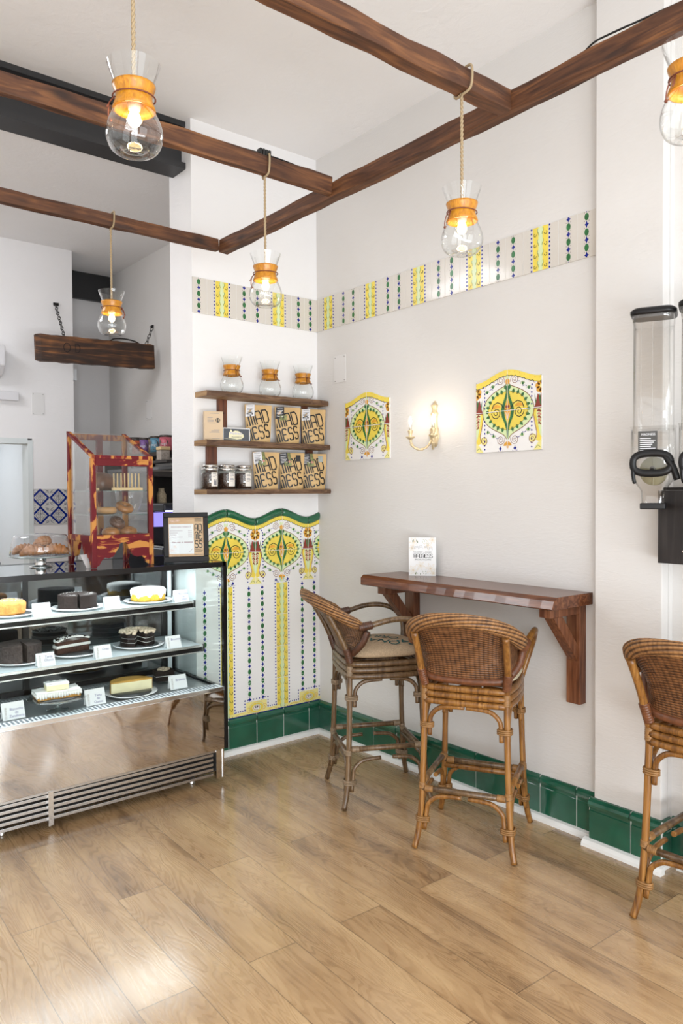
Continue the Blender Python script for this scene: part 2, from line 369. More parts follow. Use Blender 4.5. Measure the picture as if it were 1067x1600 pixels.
def sbox(name, b, mat, bevel=0): return struct(MB().box(*b).build(name, mat, bevel=bevel))
sbox('floor', (-5.4, .2, -6.6, 5.6, -.1, 0), floor_mat())
sbox('ceiling', (-5.4, .2, -6.6, 3.55, 3.71, 3.85), PL_C)
m = MB(); m.box(0, .2, -2.376, 3.55, 0, 3.71); m.box(.03, .2, -6.6, -2.376, 0, 3.71); struct(m.build('wall_right', PL_B))
sbox('wall_back', (-.9, 0, 0, .27, 0, 3.71), PL_W)
sbox('wall_pier', (-.052, 0, -2.375, -2.066, 0, 3.71), PL_B, .004)
# kitchen wall with its doorway, the recess behind, the room beyond
m = MB(); m.box(-.945, -.585, 2.785, 2.935, 0, 3.71); m.box(-5.4, -2.0, 2.785, 2.935, 0, 3.71)
m.box(-2.0, -.945, 2.785, 2.935, 2.045, 3.71); m.box(-.735, -.585, 2.935, 3.412, 0, 3.71)
struct(m.build('wall_kitchen', PL_K))
sbox('wall_recess', (-.585, 0, 3.412, 3.55, 0, 3.71), PL_K)
WH = pm('clean_white_paint', (.88, .9, .92), .5)
m = MB(); m.box(-4.0, -.1, 5.45, 5.6, 0, 2.6); m.box(-.62, -.5, 3.6, 5.45, 0, 2.6); m.box(-4., -3.9, 2.935, 5.45, 0, 2.6); m.box(-4., -.5, 2.935, 5.6, 2.6, 2.7)
struct(m.build('wall_storeroom', WH))
m = MB(); m.box(-.985, -.945, 2.78, 2.94, 0, 2.03); m.box(-2.0, -1.95, 2.78, 2.94, 0, 2.03); m.box(-1.95, -.985, 2.78, 2.94, 2.0, 2.045)
struct(m.build('door_1', pm('door_frame_paint', (.68, .72, .72), .4)))
sbox('wall_left', (-5.55, -5.4, -6.6, 3.55, 0, 3.71), PL_W)
m = MB()
for x0, x1, z0, z1 in ((-5.4, -5.2, 0, 3.71), (-2.9, -2.55, 0, 3.71), (-.15, 0, 0, 3.71), (-5.2, -2.9, 3.1, 3.71), (-2.55, -.15, 3.1, 3.71), (-2.55, -.15, 0, .35)): m.box(x0, x1, -6.75, -6.6, z0, z1)
struct(m.build('wall_front', PL_W))
m = MB()
for x0, x1 in ((-2.55, -.15), (-5.2, -2.9)):
    for a in (x0, x1-.06, (x0+x1)/2-.03): m.box(a, a+.06, -6.72, -6.66, .0 if x0 < -3 else .35, 3.1)
    m.box(x0, x1, -6.72, -6.66, 3.04, 3.1); m.box(x0, x1, -6.72, -6.66, .0 if x0 < -3 else .35, .08 if x0 < -3 else .43)
struct(m.build('window_1', pm('frame_black', (.03, .03, .03), .4)))
# steel I beam under the ceiling
m = MB(); m.box(-5.4, -.9, .06, .22, 3.44, 3.475); m.box(-5.4, -.9, .11, .17, 3.47, 3.71); m.box(-5.4, -.9, .06, .22, 3.68, 3.71)
BLK = pm('black_steel_paint', (.022, .022, .024), .45, bump=(20, .2, .002))
tag(m.build('steel_beam', BLK), 'black painted steel I-beam fixed under the ceiling above the counter opening', 'beam')
tag(MB().box(-.58, -.0, 3.36, 3.41, 3.455, 3.71).build('steel_beam', BLK), 'short black beam end at the top of the recess behind the hanging wooden board', 'beam')

# ---------------------------------------------------------------- tiled skirting
GREEN = pm('green_glaze', (.012, .105, .062), .12, coat=.6, bump=(30, .08, .002), var=(9, .22)); GROUT = pm('white_grout', (.82, .82, .8), .7)
def skirting(name, o, U, cuts, thick=.012, z0=.03, z1=.212):
    U = Vector(U); Nn = U.cross(Vector((0, 0, 1))); F = lambda s_, t, d: Vector(o)+U*s_+Vector((0, 0, t))+Nn*d
    m = MB(); m.mat(1); a, b = cuts[0], cuts[-1]
    m.prism([(a, 0), (b, 0), (b, z1-.004), (a, z1-.004)], F, 0, thick*.74); m.mat(0)
    prof = [(0, z0), (thick, z0), (thick, .155), (thick*.8, .158), (thick*.8, .170), (thick*1.5, .176), (thick*1.7, .188), (thick*1.4, .200), (thick*.6, .210), (0, z1)]
    for p, q in zip(cuts, cuts[1:]):
        g = .0026
        if q-p < .01: continue
        m.rings([[F(x, zz, d) for d, zz in prof] for x in (p+g, q-g)], closed=True, smooth=False)
    return struct(m.build(name, [GREEN, GROUT]))
skirting('baseboard_back', (0, 0, 0), (1, 0, 0), [-.9, -.691, -.491, -.291, -.091, -.002])
skirting('baseboard_right', (0, 0, 0), (0, -1, 0), [.012, .149, .349, .549, .749, .949, 1.149, 1.349, 1.549, 1.749, 1.949, 2.066])
skirting('baseboard_pier', (-.052, -2.05, 0), (0, -1, 0), [0, .2, .335], .018)
skirting('baseboard_pier', (-.06, -2.376, 0), (1, 0, 0), [0, .075], .010)
skirting('baseboard_right', (.03, 0, 0), (0, -1, 0), [2.38, 2.52, 2.72, 2.92, 3.12, 3.32, 3.52, 3.9, 4.3])
TW = pm('white_trim', (.85, .85, .83), .45)
def qround(name, o, U, a, b, r=.03, d0=.0):
    U = Vector(U); Nn = U.cross(Vector((0, 0, 1))); F = lambda s_, t, d: Vector(o)+U*s_+Vector((0, 0, t))+Nn*d
    prof = [(d0, 0), (d0+r, 0), (d0+r*.93, r*.4), (d0+r*.6, r*.8), (d0+.0, r)]
    return struct(MB().rings and (lambda m: (m.rings([[F(x, t, d) for d, t in prof] for x in (a, b)], closed=True, smooth=False), m.build(name, TW))[1])(MB()))
qround('trim_1', (0, 0, 0), (1, 0, 0), -.9, -.01, .032, .008)
qround('trim_2', (0, 0, 0), (0, -1, 0), .01, 2.05, .032, .008)
qround('trim_3', (-.052, 0, 0), (0, -1, 0), 2.03, 2.40, .034, .014)
qround('trim_4', (.03, 0, 0), (0, -1, 0), 2.41, 4.3, .02, .005)

# ---------------------------------------------------------------- painted tiles
T_W = pm('tile_white', (.86, .85, .84), .14, coat=.5, bump=(6, .03, .004)); T_Y = pm('tile_yellow', (.86, .68, .10), .2, var=(12, .10)); T_LY = pm('tile_pale_yellow', (.86, .78, .30), .2)
T_LG = pm('tile_pale_green', (.68, .80, .44), .2); T_G = pm('tile_green', (.035, .17, .055), .2, var=(40, .4)); T_B = pm('tile_blue', (.012, .02, .25), .2)
T_K = pm('tile_black', (.015, .02, .015), .2); T_R = pm('tile_red_brown', (.26, .045, .03), .2); T_O = pm('tile_orange', (.80, .40, .05), .2, var=(30, .2)); T_P = pm('tile_pink', (.62, .25, .2), .2); T_L = pm('tile_brown_line', (.22, .08, .03), .2)
def strip(I, s, z0, z1, zref=0):
    """yellow pilaster strip with pale green hearts, black curls and blue dots"""
    I.rect(s-.042, s+.042, z0, z1, T_Y, 1); I.rect(s-.012, s+.012, z0, z1, T_LG, 2)
    k = math.floor((z0-zref)/.05)-1
    while zref+k*.05 < z1:
        z = zref+k*.05
        I.poly([(s-.014, z+.028), (s-.017, z+.040), (s-.008, z+.043), (s, z+.036), (s+.008, z+.043), (s+.017, z+.040), (s+.014, z+.028), (s, z+.008)], T_LG, 3)
        for q in (-1, 1):
            I.stroke([(s+q*.015, z+.042), (s+q*.017, z+.03), (s+q*.012, z+.022), (s+q*.010, z+.012)], .0022, T_G, 4)
            I.stroke([(s+q*.021, z+.017), (s+q*.027, z+.008), (s+q*.035, z+.010), (s+q*.037, z+.019), (s+q*.031, z+.022)], .0024, T_K, 4)
        k += 1
    k = math.floor((z0-zref)/.0195)
    while zref+k*.0195 < z1+.01:
        for q in (-1, 1): I.disk((s+q*.051, zref+k*.0195), .0048, .0052, T_B, 2, 7)
        k += 1
def chain(I, s, z0, z1, zref=0, off=0):
    k = math.floor((z0-zref)/.068)-1
    while zref+k*.068 < z1+.03:
        z = zref+k*.068
        I.disk((s, z), .0112, .0165, T_G, 2, 12); I.diamond((s, z+.034), .0115, .0165, T_B, 2)
        for q in (-1, 1):
            for w in (-.019, .019): I.disk((s+q*.0115, z+w), .0019, .0019, T_K, 2, 5)
        k += 1
def medallion(I, s, t):
    I.os, I.ot = s, t
    og = [(.006, .135), (.02, .122), (.045, .112), (.09, .092), (.128, .064), (.15, .03), (.158, -.002), (.15, -.034), (.125, -.065), (.085, -.09), (.045, -.108), (.02, -.122), (.006, -.14)]
    og = [(p.x, p.y) for p in smoothpath([(a, b, 0) for a, b in og], 3)]
    I.poly(og+[(-a, b) for a, b in og[::-1]], T_LG, 1)
    inn = [(.004, .096), (.035, .090), (.062, .083), (.088, .068), (.106, .046), (.120, .022), (.124, 0), (.118, -.024), (.104, -.045), (.082, -.066), (.058, -.080), (.03, -.090), (.004, -.096)]
    I.poly(inn+[(-a, b) for a, b in inn[::-1]], T_Y, 2)
    for q in (-1, 1):
        I.stroke([(q*a, b) for a, b in og], .0034, T_L, 3)
        for i in range(1, len(inn)-1):
            a, b = inn[i]; d = math.hypot(a, b*1.3); nx, ny = a/d, b*1.3/d; tx, ty = -ny, nx
            I.poly([(q*(a+nx*.017), b+ny*.017), (q*(a+nx*.003+tx*.009), b+ny*.003+ty*.009), (q*(a-nx*.006), b-ny*.006), (q*(a+nx*.003-tx*.009), b+ny*.003-ty*.009)], T_G, 4); I.stroke([(q*(a+tx*.008-nx*.002), b+ty*.008-ny*.002), (q*(a-nx*.008), b-ny*.008), (q*(a-tx*.008-nx*.002), b-ty*.008-ny*.002)], .0018, T_K, 5)
        I.stroke([(q*a, b) for a, b in inn], .0018, T_G, 3)
        # stem leaves
        A = [(.003, .13), (.006, .10), (.019, .06), (.035, .025), (.041, 0), (.035, -.03), (.019, -.06), (.006, -.10), (.003, -.135)]
        Bb = [(.001, .13), (.001, .10), (.004, .06), (.016, .025), (.021, 0), (.016, -.03), (.004, -.06), (.001, -.10), (.001, -.135)]
        I.poly([(q*a, b) for a, b in A]+[(q*a, b) for a, b in Bb[::-1]], T_G, 4)
        I.poly([(0, .055), (q*.016, .02), (q*.02, 0), (q*.014, -.025), (0, -.05)], T_O, 3)
        I.disk((q*.007, .02), .006, .008, T_R, 5, 7); I.stroke([(q*.002, -.04), (q*.006, -.02), (q*.012, -.008)], .003, T_W, 5)
        I.stroke([(q*.006, 0), (q*.016, .006), (q*.03, .024)], .003, T_K, 5)
        # curls
        I.disk((q*.068, .012), .026, .022, T_O, 3, 12, .2, 3.0)
        I.stroke([(q*.026, .014), (q*.038, .034), (q*.062, .044), (q*.088, .034), (q*.100, .006)], .0042, T_K, 5)
        I.spiral((q*.070, -.008), .030, 1.7, .0038, T_K, 5, a0=(0 if q > 0 else pi), sg=-q)
        I.stroke([(q*.09, -.002), (q*.122, -.002)], .002, T_K, 5)
        # scrolls
        for zz in (.148, -.143): 
            I.disk((q*.043, zz), .026, .024, T_W, 2, 12); I.spiral((q*.043, zz), .025, 2.1, .0027, T_L, 3, a0=(pi if q > 0 else 0)+(.4 if zz > 0 else -.4)*q, sg=-q if zz > 0 else q, n=30)
        I.poly([(q*.002, .118), (q*.016, .128), (q*.022, .112), (q*.012, .104), (q*.008, .092)], T_G, 4)
        I.poly([(0, .168), (q*.012, .178), (q*.014, .160), (q*.004, .152)], T_LG, 3)
        # fans beside the ogee
        for (a, b), r in (((.092, .122), .35), ((.128, .098), .6), ((.088, -.118), -.35), ((.124, -.096), -.6)):
            sgn = 1 if b > 0 else -1
            I.disk((q*a, b), .013, .012, T_LG, 2, 8, 0 if sgn > 0 else pi, pi if sgn > 0 else 2*pi); I.disk((q*a, b+sgn*.002), .007, .008, T_G, 3, 6)
            I.stroke([(q*(a+.013*cos(u)), b+sgn*.012*sin(u)) for u in (0, .8, 1.57, 2.3, pi)], .0014, T_G, 4)
            I.stroke([(q*(a-.026+.012*cos(u)), b+sgn*(.010+.006*sin(u))) for u in (0, .9, 1.8, 2.7)], .0026, T_B, 3)
        I.diamond((q*.045, -.186), .010, .015, T_B, 3)
        for w in (-1, 1): I.disk((q*.045+w*.013, -.197), .002, .002, T_B, 3, 5)
        I.poly([(q*.003, -.150), (q*.020, -.160), (q*.026, -.172), (q*.012, -.174), (q*.003, -.168)], T_O, 3)
    I.disk((0, .142), .014, .014, T_O, 4, 10); I.disk((0, -.172), .006, .016, T_O, 4, 8)
    I.os = I.ot = 0
def flowercol(I, s, t):
    I.os, I.ot = s, t
    for k in range(7): I.disk((.021*cos(k*.897+.3), .100+.021*sin(k*.897+.3)), .0145, .0145, T_O, 2, 9)
    for k in range(7): I.stroke([(.008*cos(k*.897+.75), .1+.008*sin(k*.897+.75)), (.03*cos(k*.897+.75), .1+.03*sin(k*.897+.75))], .0016, T_L, 3)
    I.disk((0, .1), .010, .010, T_LY, 4, 8)
    I.poly([(-.040, .002), (-.022, .066), (-.008, .05), (0, .07), (.008, .05), (.022, .066), (.040, .002)], T_R, 1)
    for q in (-1, 1):
        I.poly([(q*.008, .066), (q*.015, .05), (q*.006, .01), (q*.001, .012)], T_G, 2); I.poly([(q*.034, .01), (q*.040, .07), (q*.030, .03)], T_G, 2)
        # lower vase
        I.poly([(0, 0), (q*.040, 0), (q*.045, -.03), (q*.034, -.08), (q*.024, -.12), (q*.030, -.155), (q*.0, -.165)], T_Y, 1)
        I.poly([(0, 0), (q*.026, 0), (q*.030, -.03), (q*.020, -.08), (q*.008, -.13), (0, -.14)], T_LG, 2)
        for k in range(5): I.stroke([(q*.003, -.022-.015*k), (q*.014, -.012-.014*k), (q*.024-q*.002*k, -.018-.015*k)], .0085-.0006*k, T_P if k % 2 else T_R, 3)
        I.stroke([(q*.043, 0), (q*.046, -.03), (q*.036, -.08), (q*.026, -.115), (q*.030, -.14), (q*.048, -.163)], .003, T_R, 4)
        I.disk((q*.050, -.142), .022, .021, T_LY, 2, 12); I.spiral((q*.050, -.142), .024, 1.8, .0026, T_L, 4, a0=-pi/2, sg=q, n=26)
        I.poly([(0, -.15), (q*.02, -.165), (q*.046, -.2), (0, -.2)], T_LY, 3); I.stroke([(q*.004, -.19), (q*.02, -.178), (q*.034, -.192)], .0022, T_G, 4)
        for k in range(8): I.disk((q*.056, -.045-.020*k), .0044, .0048, T_B, 3, 7)
        for k in range(10):
            u = k/9; a = u*pi/2
            I.disk((q*(.056*cos(max(0, (u-.45)/.55)*pi/2)), .02+.075*min(1, u/.45)+.055*sin(max(0, (u-.45)/.55)*pi/2)), .0044, .0048, T_B, 3, 7)
    I.poly([(-.04, .004), (.04, .004), (.04, -.006), (-.04, -.006)], T_R, 4)
    I.os = I.ot = 0
def wave(s, amp=.0275, base=0): return base+amp*cos(2*pi*s/.4)

# mural on the back wall: medallions at x=-.297,-.697
I = Ink((0, -.008, 0), *WALLA, clip=(-.9, -.0, .212, 1.45))
ztop = lambda x: 1.407+wave(x+.297, .0275)   # underside of the green cap
body = MB(); body.mat(0)
pts = [(-.9, .212)]+[(0, .212)]+[(-i*.9/60, ztop(-i*.9/60)) for i in range(61)]
body.prism(pts, lambda a, b, d: Vector((a, -d, b)), 0, .008)
body.mat(1)
FA = lambda a, b, d: Vector((a, -d, b))
for i in range(60):   # rounded green cap following the wave
    a, b = -i*.015, -(i+1)*.015
    joint = any(abs((a+b)/2-j) < .004 for j in (-.091, -.291, -.491, -.691))
cap = MB(); prof = [(-.012, .0), (-.012, .016), (.004, .022), (.018, .022), (.030, .016), (.036, .006), (.036, 0)]
segs = [(-.9, -.694), (-.690, -.494), (-.490, -.294), (-.290, -.094), (-.090, -.001)]
for a, b in segs:
    n = 14; cap.rings([[Vector((a+(b-a)*i/n, -d, ztop(a+(b-a)*i/n)+zz)) for zz, d in prof] for i in range(n+1)], closed=True)
MUR = thing('tile_mural', 'tall painted tile mural with wavy green cap and yellow medallions on the back wall', 'tile mural', (0, -.001, 0))
body.build('tile_base', [T_W, GREEN], MUR); cap.build('cap_moulding', pm('cap_green_glaze', (.015, .13, .06), .12, coat=.6, var=(14, .3)), MUR)
# scalloped yellow edge below the cap
N_ = 90
xs = [-.9+.9*i/N_ for i in range(N_+1)]
lo = [ztop(x)-.034-.006*abs(sin(x*2*pi/.04)) for x in xs]
for i in range(N_):
    I.poly([(xs[i], lo[i]), (xs[i+1], lo[i+1]), (xs[i+1], ztop(xs[i+1])+.005), (xs[i], ztop(xs[i])+.005)], T_Y, 5)
I.stroke(list(zip(xs, lo)), .003, T_K, 6)
for x in xs[::5]: I.disk((x+.005, ztop(x)-.024), .0025, .003, T_O, 6, 5)
for s in (-.297, -.697, .103): medallion(I, s, 1.21)
for s in (-.492, -.092): flowercol(I, s, 1.21)
for s in (-.297, -.697): strip(I, s, .212, 1.005, .2)
for s in (-.492, -.092, -.892):
    for q in (-1, 1): chain(I, s+q*.048, .315, .985, .34)
    top = .302
    I.rect(s-.075, s+.075, .212, top-.012, T_LY, 3); I.rect(s-.1995, s+.1995, .212, .236, T_LY, 2.5)
    for ly, (r_, mt_) in enumerate(((.056, T_LG), (.049, T_Y), (.034, T_LG), (.024, T_P), (.020, T_W))): I.disk((s, .250), r_, r_*.62, mt_, 4+ly, 16)
    for r_ in (.056, .034): I.stroke([(s+r_*cos(k*.314), .25+r_*.62*sin(k*.314)) for k in range(20)], .0016, T_O, 9, closed=True)
    for q in (-1, 1):
        I.spiral((s+q*.055, .245), .022, 1.4, .002, T_O, 6, sg=q); I.stroke([(s+q*.09, .226), (s+q*.12, .232), (s+q*.15, .222)], .002, T_O, 6)
        for k in range(4): I.disk((s+q*.084, .248+k*.018), .0042, .0046, T_B, 6, 7)
        for k in range(5): I.disk((s+q*(.146-k*.0155), .244), .0042, .0046, T_B, 6, 7)
        I.disk((s+q*.007, .254), .004, .007, T_K, 10, 6)
    for k in range(-4, 5): I.disk((s+k*.0205, top+.002), .0042, .0046, T_B, 6, 7)
I.rect(-.9, 0, .212, .217, T_B, 5)
for x in (-.691, -.491, -.291, -.091): I.rect(x-.0012, x+.0012, .212, 1.45, GROUT, 8)
for z in (.408, .608, .808, 1.006, 1.21): I.rect(-.9, 0, z-.001, z+.001, GROUT, 8)
I.build('painted_pattern', MUR)
# fix: the strip must not run up through the medallion
def band(name, label, O, UV, s0, s1, yel, t0=2.606, t1=2.81, seam=()):
    I = Ink(O, *UV, clip=(s0, s1, t0, t1)); b = MB(); F = lambda a, bb, d: I.o+I.U*a+I.V*bb+I.N*d
    b.prism([(s0, t0), (s1, t0), (s1, t1), (s0, t1)], F, -.007, 0)
    T = thing(name, label, 'tile band'); b.build('tile_base', pm('tile_ivory', (.67, .63, .575), .2, coat=.4), T)
    for y in yel:
        strip(I, y, t0, t1, 2.61); 
        for q in (-1, 1): chain(I, y+.2+q*.047, t0, t1, 2.65 if q > 0 else 2.63); I.rect(y+q*.1-.0008, y+q*.1+.0008, t0, t1, GROUT, 3)
        I.rect(y+.2-.0008, y+.2+.0008, t0, t1, GROUT, 3); I.rect(y-.0008, y+.0008, t0, t1, GROUT, 5)
    I.build('painted_pattern', T); return T
band('tile_band', 'short ivory tile band with yellow strips high on the back wall above the shelves', (0, -.007, 0), WALLA, -.9, 0, (-1.108, -.708, -.306, .094))
band('tile_band', 'long ivory tile band with yellow and blue stripes high on the right wall', (-.007, 0, 0), WALLB, 0, 2.066, (-.275+.0, .128, .533, .936, 1.34, 1.746))

def tile_art(label, yc, zc):
    T = thing('ceramic_picture', label, 'tile picture', (0, -yc, zc), 0)
    I = Ink((-.010, 0, 0), *WALLB, clip=(-.2, .2, -.2, .21)); top = lambda s: .1755+.0245*cos(2*pi*s/.4)
    b = MB(); F = lambda a, bb, d: I.o+I.U*a+I.V*bb+I.N*d
    for s0, s1 in ((-.2, -.0015), (.0015, .2)):
        b.prism([(s0, -.2), (s1, -.2), (s1, -.0015), (s0, -.0015)], F, -.009, 0)
        b.prism([(s0, .0015), (s1, .0015)]+[(s1+(s0-s1)*i/16, top(s1+(s0-s1)*i/16)) for i in range(17)], F, -.009, 0)
    b.mat(1); b.prism([(-.198, -.198), (.198, -.198), (.198, .14), (-.198, .14)], F, -.0095, -.001)
    b.build('tile_base', [T_W, GROUT], T)
    medallion(I, 0, 0); flowercol(I, -.2, 0); flowercol(I, .2, 0)
    xs = [-.2+.4*i/40 for i in range(41)]; lo = [top(x)-.026-.005*abs(sin(x*2*pi/.05)) for x in xs]
    for i in range(40): I.poly([(xs[i], lo[i]), (xs[i+1], lo[i+1]), (xs[i+1], top(xs[i+1])), (xs[i], top(xs[i]))], T_Y, 5)
    I.stroke(list(zip(xs, lo)), .003, T_K, 6)
    for x in xs[::3]: I.disk((x+.004, top(x)-.010), .0022, .003, T_O, 6, 5); I.disk((x, top(x)-.036), .002, .002, T_O, 6, 5)
    I.rect(-.0015, .0015, -.2, .21, GROUT, 8); I.rect(-.2, .2, -.0015, .0015, GROUT, 8)
    I.build('painted_pattern', T); return T
tile_art('arched yellow and green tile panel on the right wall, left of the brass sconce', .50, 1.966)
tile_art('arched yellow and green tile panel on the right wall, right of the brass sconce', 1.555, 1.964)

# blue tiles beside the kitchen doorway
T = thing('blue_tiling', 'blue and white diamond-patterned tiles on the kitchen wall beside the doorway', 'blue tiles', (-.943, 2.785, 1.31))
I = Ink((0, -.008, 0), *WALLA, clip=(0, .357, 0, .305)); MB().box(0, .357, -.008, 0, 0, .305).build('tile_base', pm('tile_grey_white', (.62, .6, .58), .25), T)
BL = pm('tile_deep_blue', (.01, .025, .22), .2); NV = pm('tile_navy_line', (.02, .03, .1), .2)
for i in range(-1, 4):
    for j in range(2):
        cx, cz = .055+i*.155, .076+j*.153; I.os, I.ot = cx, cz
        D1 = [(0, .070), (.068, 0), (0, -.070), (-.068, 0)]
        I.stroke(D1, .016, BL, 2, closed=True)
        for a in range(24):
            u = a/24*4; k = int(u); f = u-k; p, q = D1[k], D1[(k+1) % 4]; x, y = p[0]+(q[0]-p[0])*f, p[1]+(q[1]-p[1])*f; I.disk((x*1.13, y*1.13), .005, .005, BL, 2, 6)
        for q in (-1, 1):
            I.spiral((q*.016, .012), .015, 1.2, .0028, NV, 3, a0=pi/2, sg=q, n=12); I.spiral((q*.014, -.016), .013, 1.1, .0028, NV, 3, a0=-pi/2, sg=q, n=12)
            I.stroke([(q*.004, .045), (q*.026, .022), (q*.04, 0), (q*.026, -.022), (q*.004, -.045)], .0026, NV, 3)
            for w in (-1, 1):
                I.spiral((q*.058, w*.052), .014, 1.1, .0026, NV, 3, a0=0, sg=q*w, n=12); I.stroke([(q*.04, w*.07), (q*.06, w*.06), (q*.074, w*.036)], .0026, NV, 3)
        I.stroke([(0, -.05), (0, .05)], .003, NV, 3)
        I.os = I.ot = 0
I.build('painted_pattern', T)
# ================================================================= BEAMS
WB = lambda ax: wood('beam_wood_%d' % ax, (.030, .010, .004), (.095, .034, .012), (.21, .085, .028), ax, 1., .65, .5, knots=True)
def beam(label, a, b, w, h, z0, seed, h0=None):
    random.seed(seed); a, b = Vector(a), Vector(b); L = (b-a).length; ax = 0 if abs((b-a).x) > abs((b-a).y) else 1
    n = int(L/.12)+1; t = (b-a)/L; s_ = Vector((-t.y, t.x)); m = MB(); rings = []
    for i in range(n+1):
        p = a+t*L*i/n; j = lambda k=.004: random.uniform(-k, k)
        hh = h if h0 is None else h0+(h-h0)*min(1, max(0, (i/n-.25)/.6))
        rings.append([Vector((p.x+s_.x*(q*w/2+e), p.y+s_.y*(q*w/2+e), z0+zz+f)) for q, zz, e, f in ((-1, 0, j(), j(.003)), (1, 0, j(), j(.003)), (1, hh, j(), j()), (-1, hh, j(), j()))])
    m.rings(rings, smooth=False); return tag(m.build('ceiling_beam', WB(ax), bevel=.004), label, 'beam', )
LB = -.905
beam('long dark wooden beam running parallel to the right wall, carrying the cross beams', (LB, -.36), (LB, -6.5), .05, .068, 2.85, 1)
beam('wooden cross beam nearest the back wall, over the display case', (-5.3, -.345), (LB-.025, -.345), .036, .062, 2.862, 2)
beam('middle wooden cross beam meeting the long beam over the first stool', (-5.3, -1.32), (LB-.025, -1.32), .034, .078, 2.862, 3, .046)
beam('near wooden cross beam with pale knots meeting the long beam over the bar table', (-5.3, -2.28), (LB-.025, -2.28), .056, .068, 2.845, 4)
CABLE = pm('black_cable', (.01, .01, .01), .5)
P = smoothpath([(LB, -2.55, 2.921), (LB, -2.60, 2.945), (LB, -2.66, 2.946), (LB, -2.80, 2.937), (LB, -3.0, 2.926), (LB, -3.3, 2.922)], 6)
tag(MB().tube(P, .0032, 6).build('cable', CABLE), 'thin black cable lying loosely on top of the long wooden beam', 'cable')
P = smoothpath([(-1.45, -1.315, 2.936), (-1.38, -1.312, 2.947), (-1.25, -1.32, 2.948), (-1.15, -1.31, 2.952), (-1.08, -1.315, 2.944)], 5)
tag(MB().tube(P, .003, 6).build('cable', CABLE), 'short black cable on the middle cross beam beside a terminal block', 'cable')
m = MB()
for i in range(4): m.box(-1.30+i*.014, -1.290+i*.014, -1.335, -1.31, 2.938, 2.962)
tag(m.build('terminal_block', CABLE), 'small black cable connector block on top of the middle cross beam', 'connector')

# ================================================================= CARAFE LAMPS
GL = glass('clear_glass', (.97, .98, .975), .02, 1.25, .02, edge=.6)
COLLAR = wood('collar_wood', (.36, .13, .008), (.52, .21, .012), (.64, .30, .025), 2, 3, .28, .05)
LEATHER = pm('leather_cord', (.16, .04, .018), .6); ROPE = pm('jute_rope', (.36, .27, .16), .85, bump=(300, .5, .001))
BULB = emit('warm_bulb', (1, .72, .34), 22); BRASS = pm('brass', (.62, .47, .24), .38, .9, bump=(60, .2, .001)); WIREW = pm('porcelain', (.8, .76, .68), .4)
CARP = [(.030, .0), (.040, .003), (.0505, .014), (.0570, .032), (.0585, .048), (.0565, .064), (.0505, .083), (.0425, .101), (.0355, .118), (.0325, .133), (.0355, .150), (.0425, .174), (.0495, .196), (.0545, .213)]
KR_ = 1.155
def carafe_parts(T, tie_front=False):
    m = MB(); P = [(p.x, p.z) for p in smoothpath([(a, 0, b) for a, b in CARP], 3)]
    P = [(.012, .006), (.024, .004)]+P
    m.lathe([(r*KR_, z) for r, z in P], 36, caps=False); m.lathe([(.001, .004), (.020, .005), (.030, .009), (.034, .013)], 28, caps=False); g = m.build('glass_body', GL, T)
    m = MB(); n = 32
    def col(a0, a1):
        prof = [(.040, .103), (.0445, .104), (.0425, .112), (.0385, .124), (.0368, .133), (.0385, .143), (.0430, .156), (.0445, .162), (.040, .162), (.0345, .148), (.0333, .133), (.0365, .115)]
        rings = [[Vector((r*KR_*cos(a0+(a1-a0)*i/n), r*KR_*sin(a0+(a1-a0)*i/n), z)) for r, z in prof] for i in range(n+1)]; m.rings(rings)
    col(.06, pi-.06) if tie_front else col(.05, 2*pi-.05)
    if tie_front: col(pi+.06, 2*pi-.06)
    m.build('wood_collar', COLLAR, T)
    m = MB(); m.tube([(.0385*KR_*cos(2*pi*i/28), .0385*KR_*sin(2*pi*i/28), .133) for i in range(29)], .0018, 6)
    if tie_front: P = [(.039, 0, .133), (.046, .004, .126), (.050, .010, .108), (.056, .022, .094)]; Q = [(.039, 0, .133), (.044, -.004, .120), (.048, -.006, .100)]; k = (.056, .022, .094)
    else: P = [(-.039, 0, .133), (-.05, .004, .120), (-.054, .010, .096), (-.050, .016, .082)]; Q = [(-.039, 0, .133), (-.048, -.006, .118), (-.056, -.012, .100)]; k = (-.050, .016, .082)
    m.tube(smoothpath(P, 5), .0016, 6).tube(smoothpath(Q, 5), .0016, 6); m.ball(k, .0042, 8, 6); [setattr(v.co, 'x', v.co.x*1.13) for v in m.bm.verts]; m.build('leather_tie', LEATHER, T)
def twist(m, P, r=.0042, pitch=.028):
    """two strands wound round each other along a path"""
    L = 0; pts = [Vector(p) for p in P]; out = [[], []]
    dens = []
    for a, b in zip(pts, pts[1:]):
        n = max(2, int((b-a).length/.006)); dens += [a+(b-a)*i/n for i in range(n)]
    dens.append(pts[-1])
    for i, p in enumerate(dens):
        if i: L += (p-dens[i-1]).length
        t = (dens[min(i+1, len(dens)-1)]-dens[max(i-1, 0)]).normalized(); a = t.orthogonal() if abs(t.z) < .6 else Vector((1, 0, 0)); a = (a-t*a.dot(t)).normalized(); b = t.cross(a)
        for k in (0, 1):
            u = 2*pi*L/pitch+k*pi; out[k].append(p+(a*cos(u)+b*sin(u))*r*.62)
    for o in out: m.tube(o, r*.8, 6)
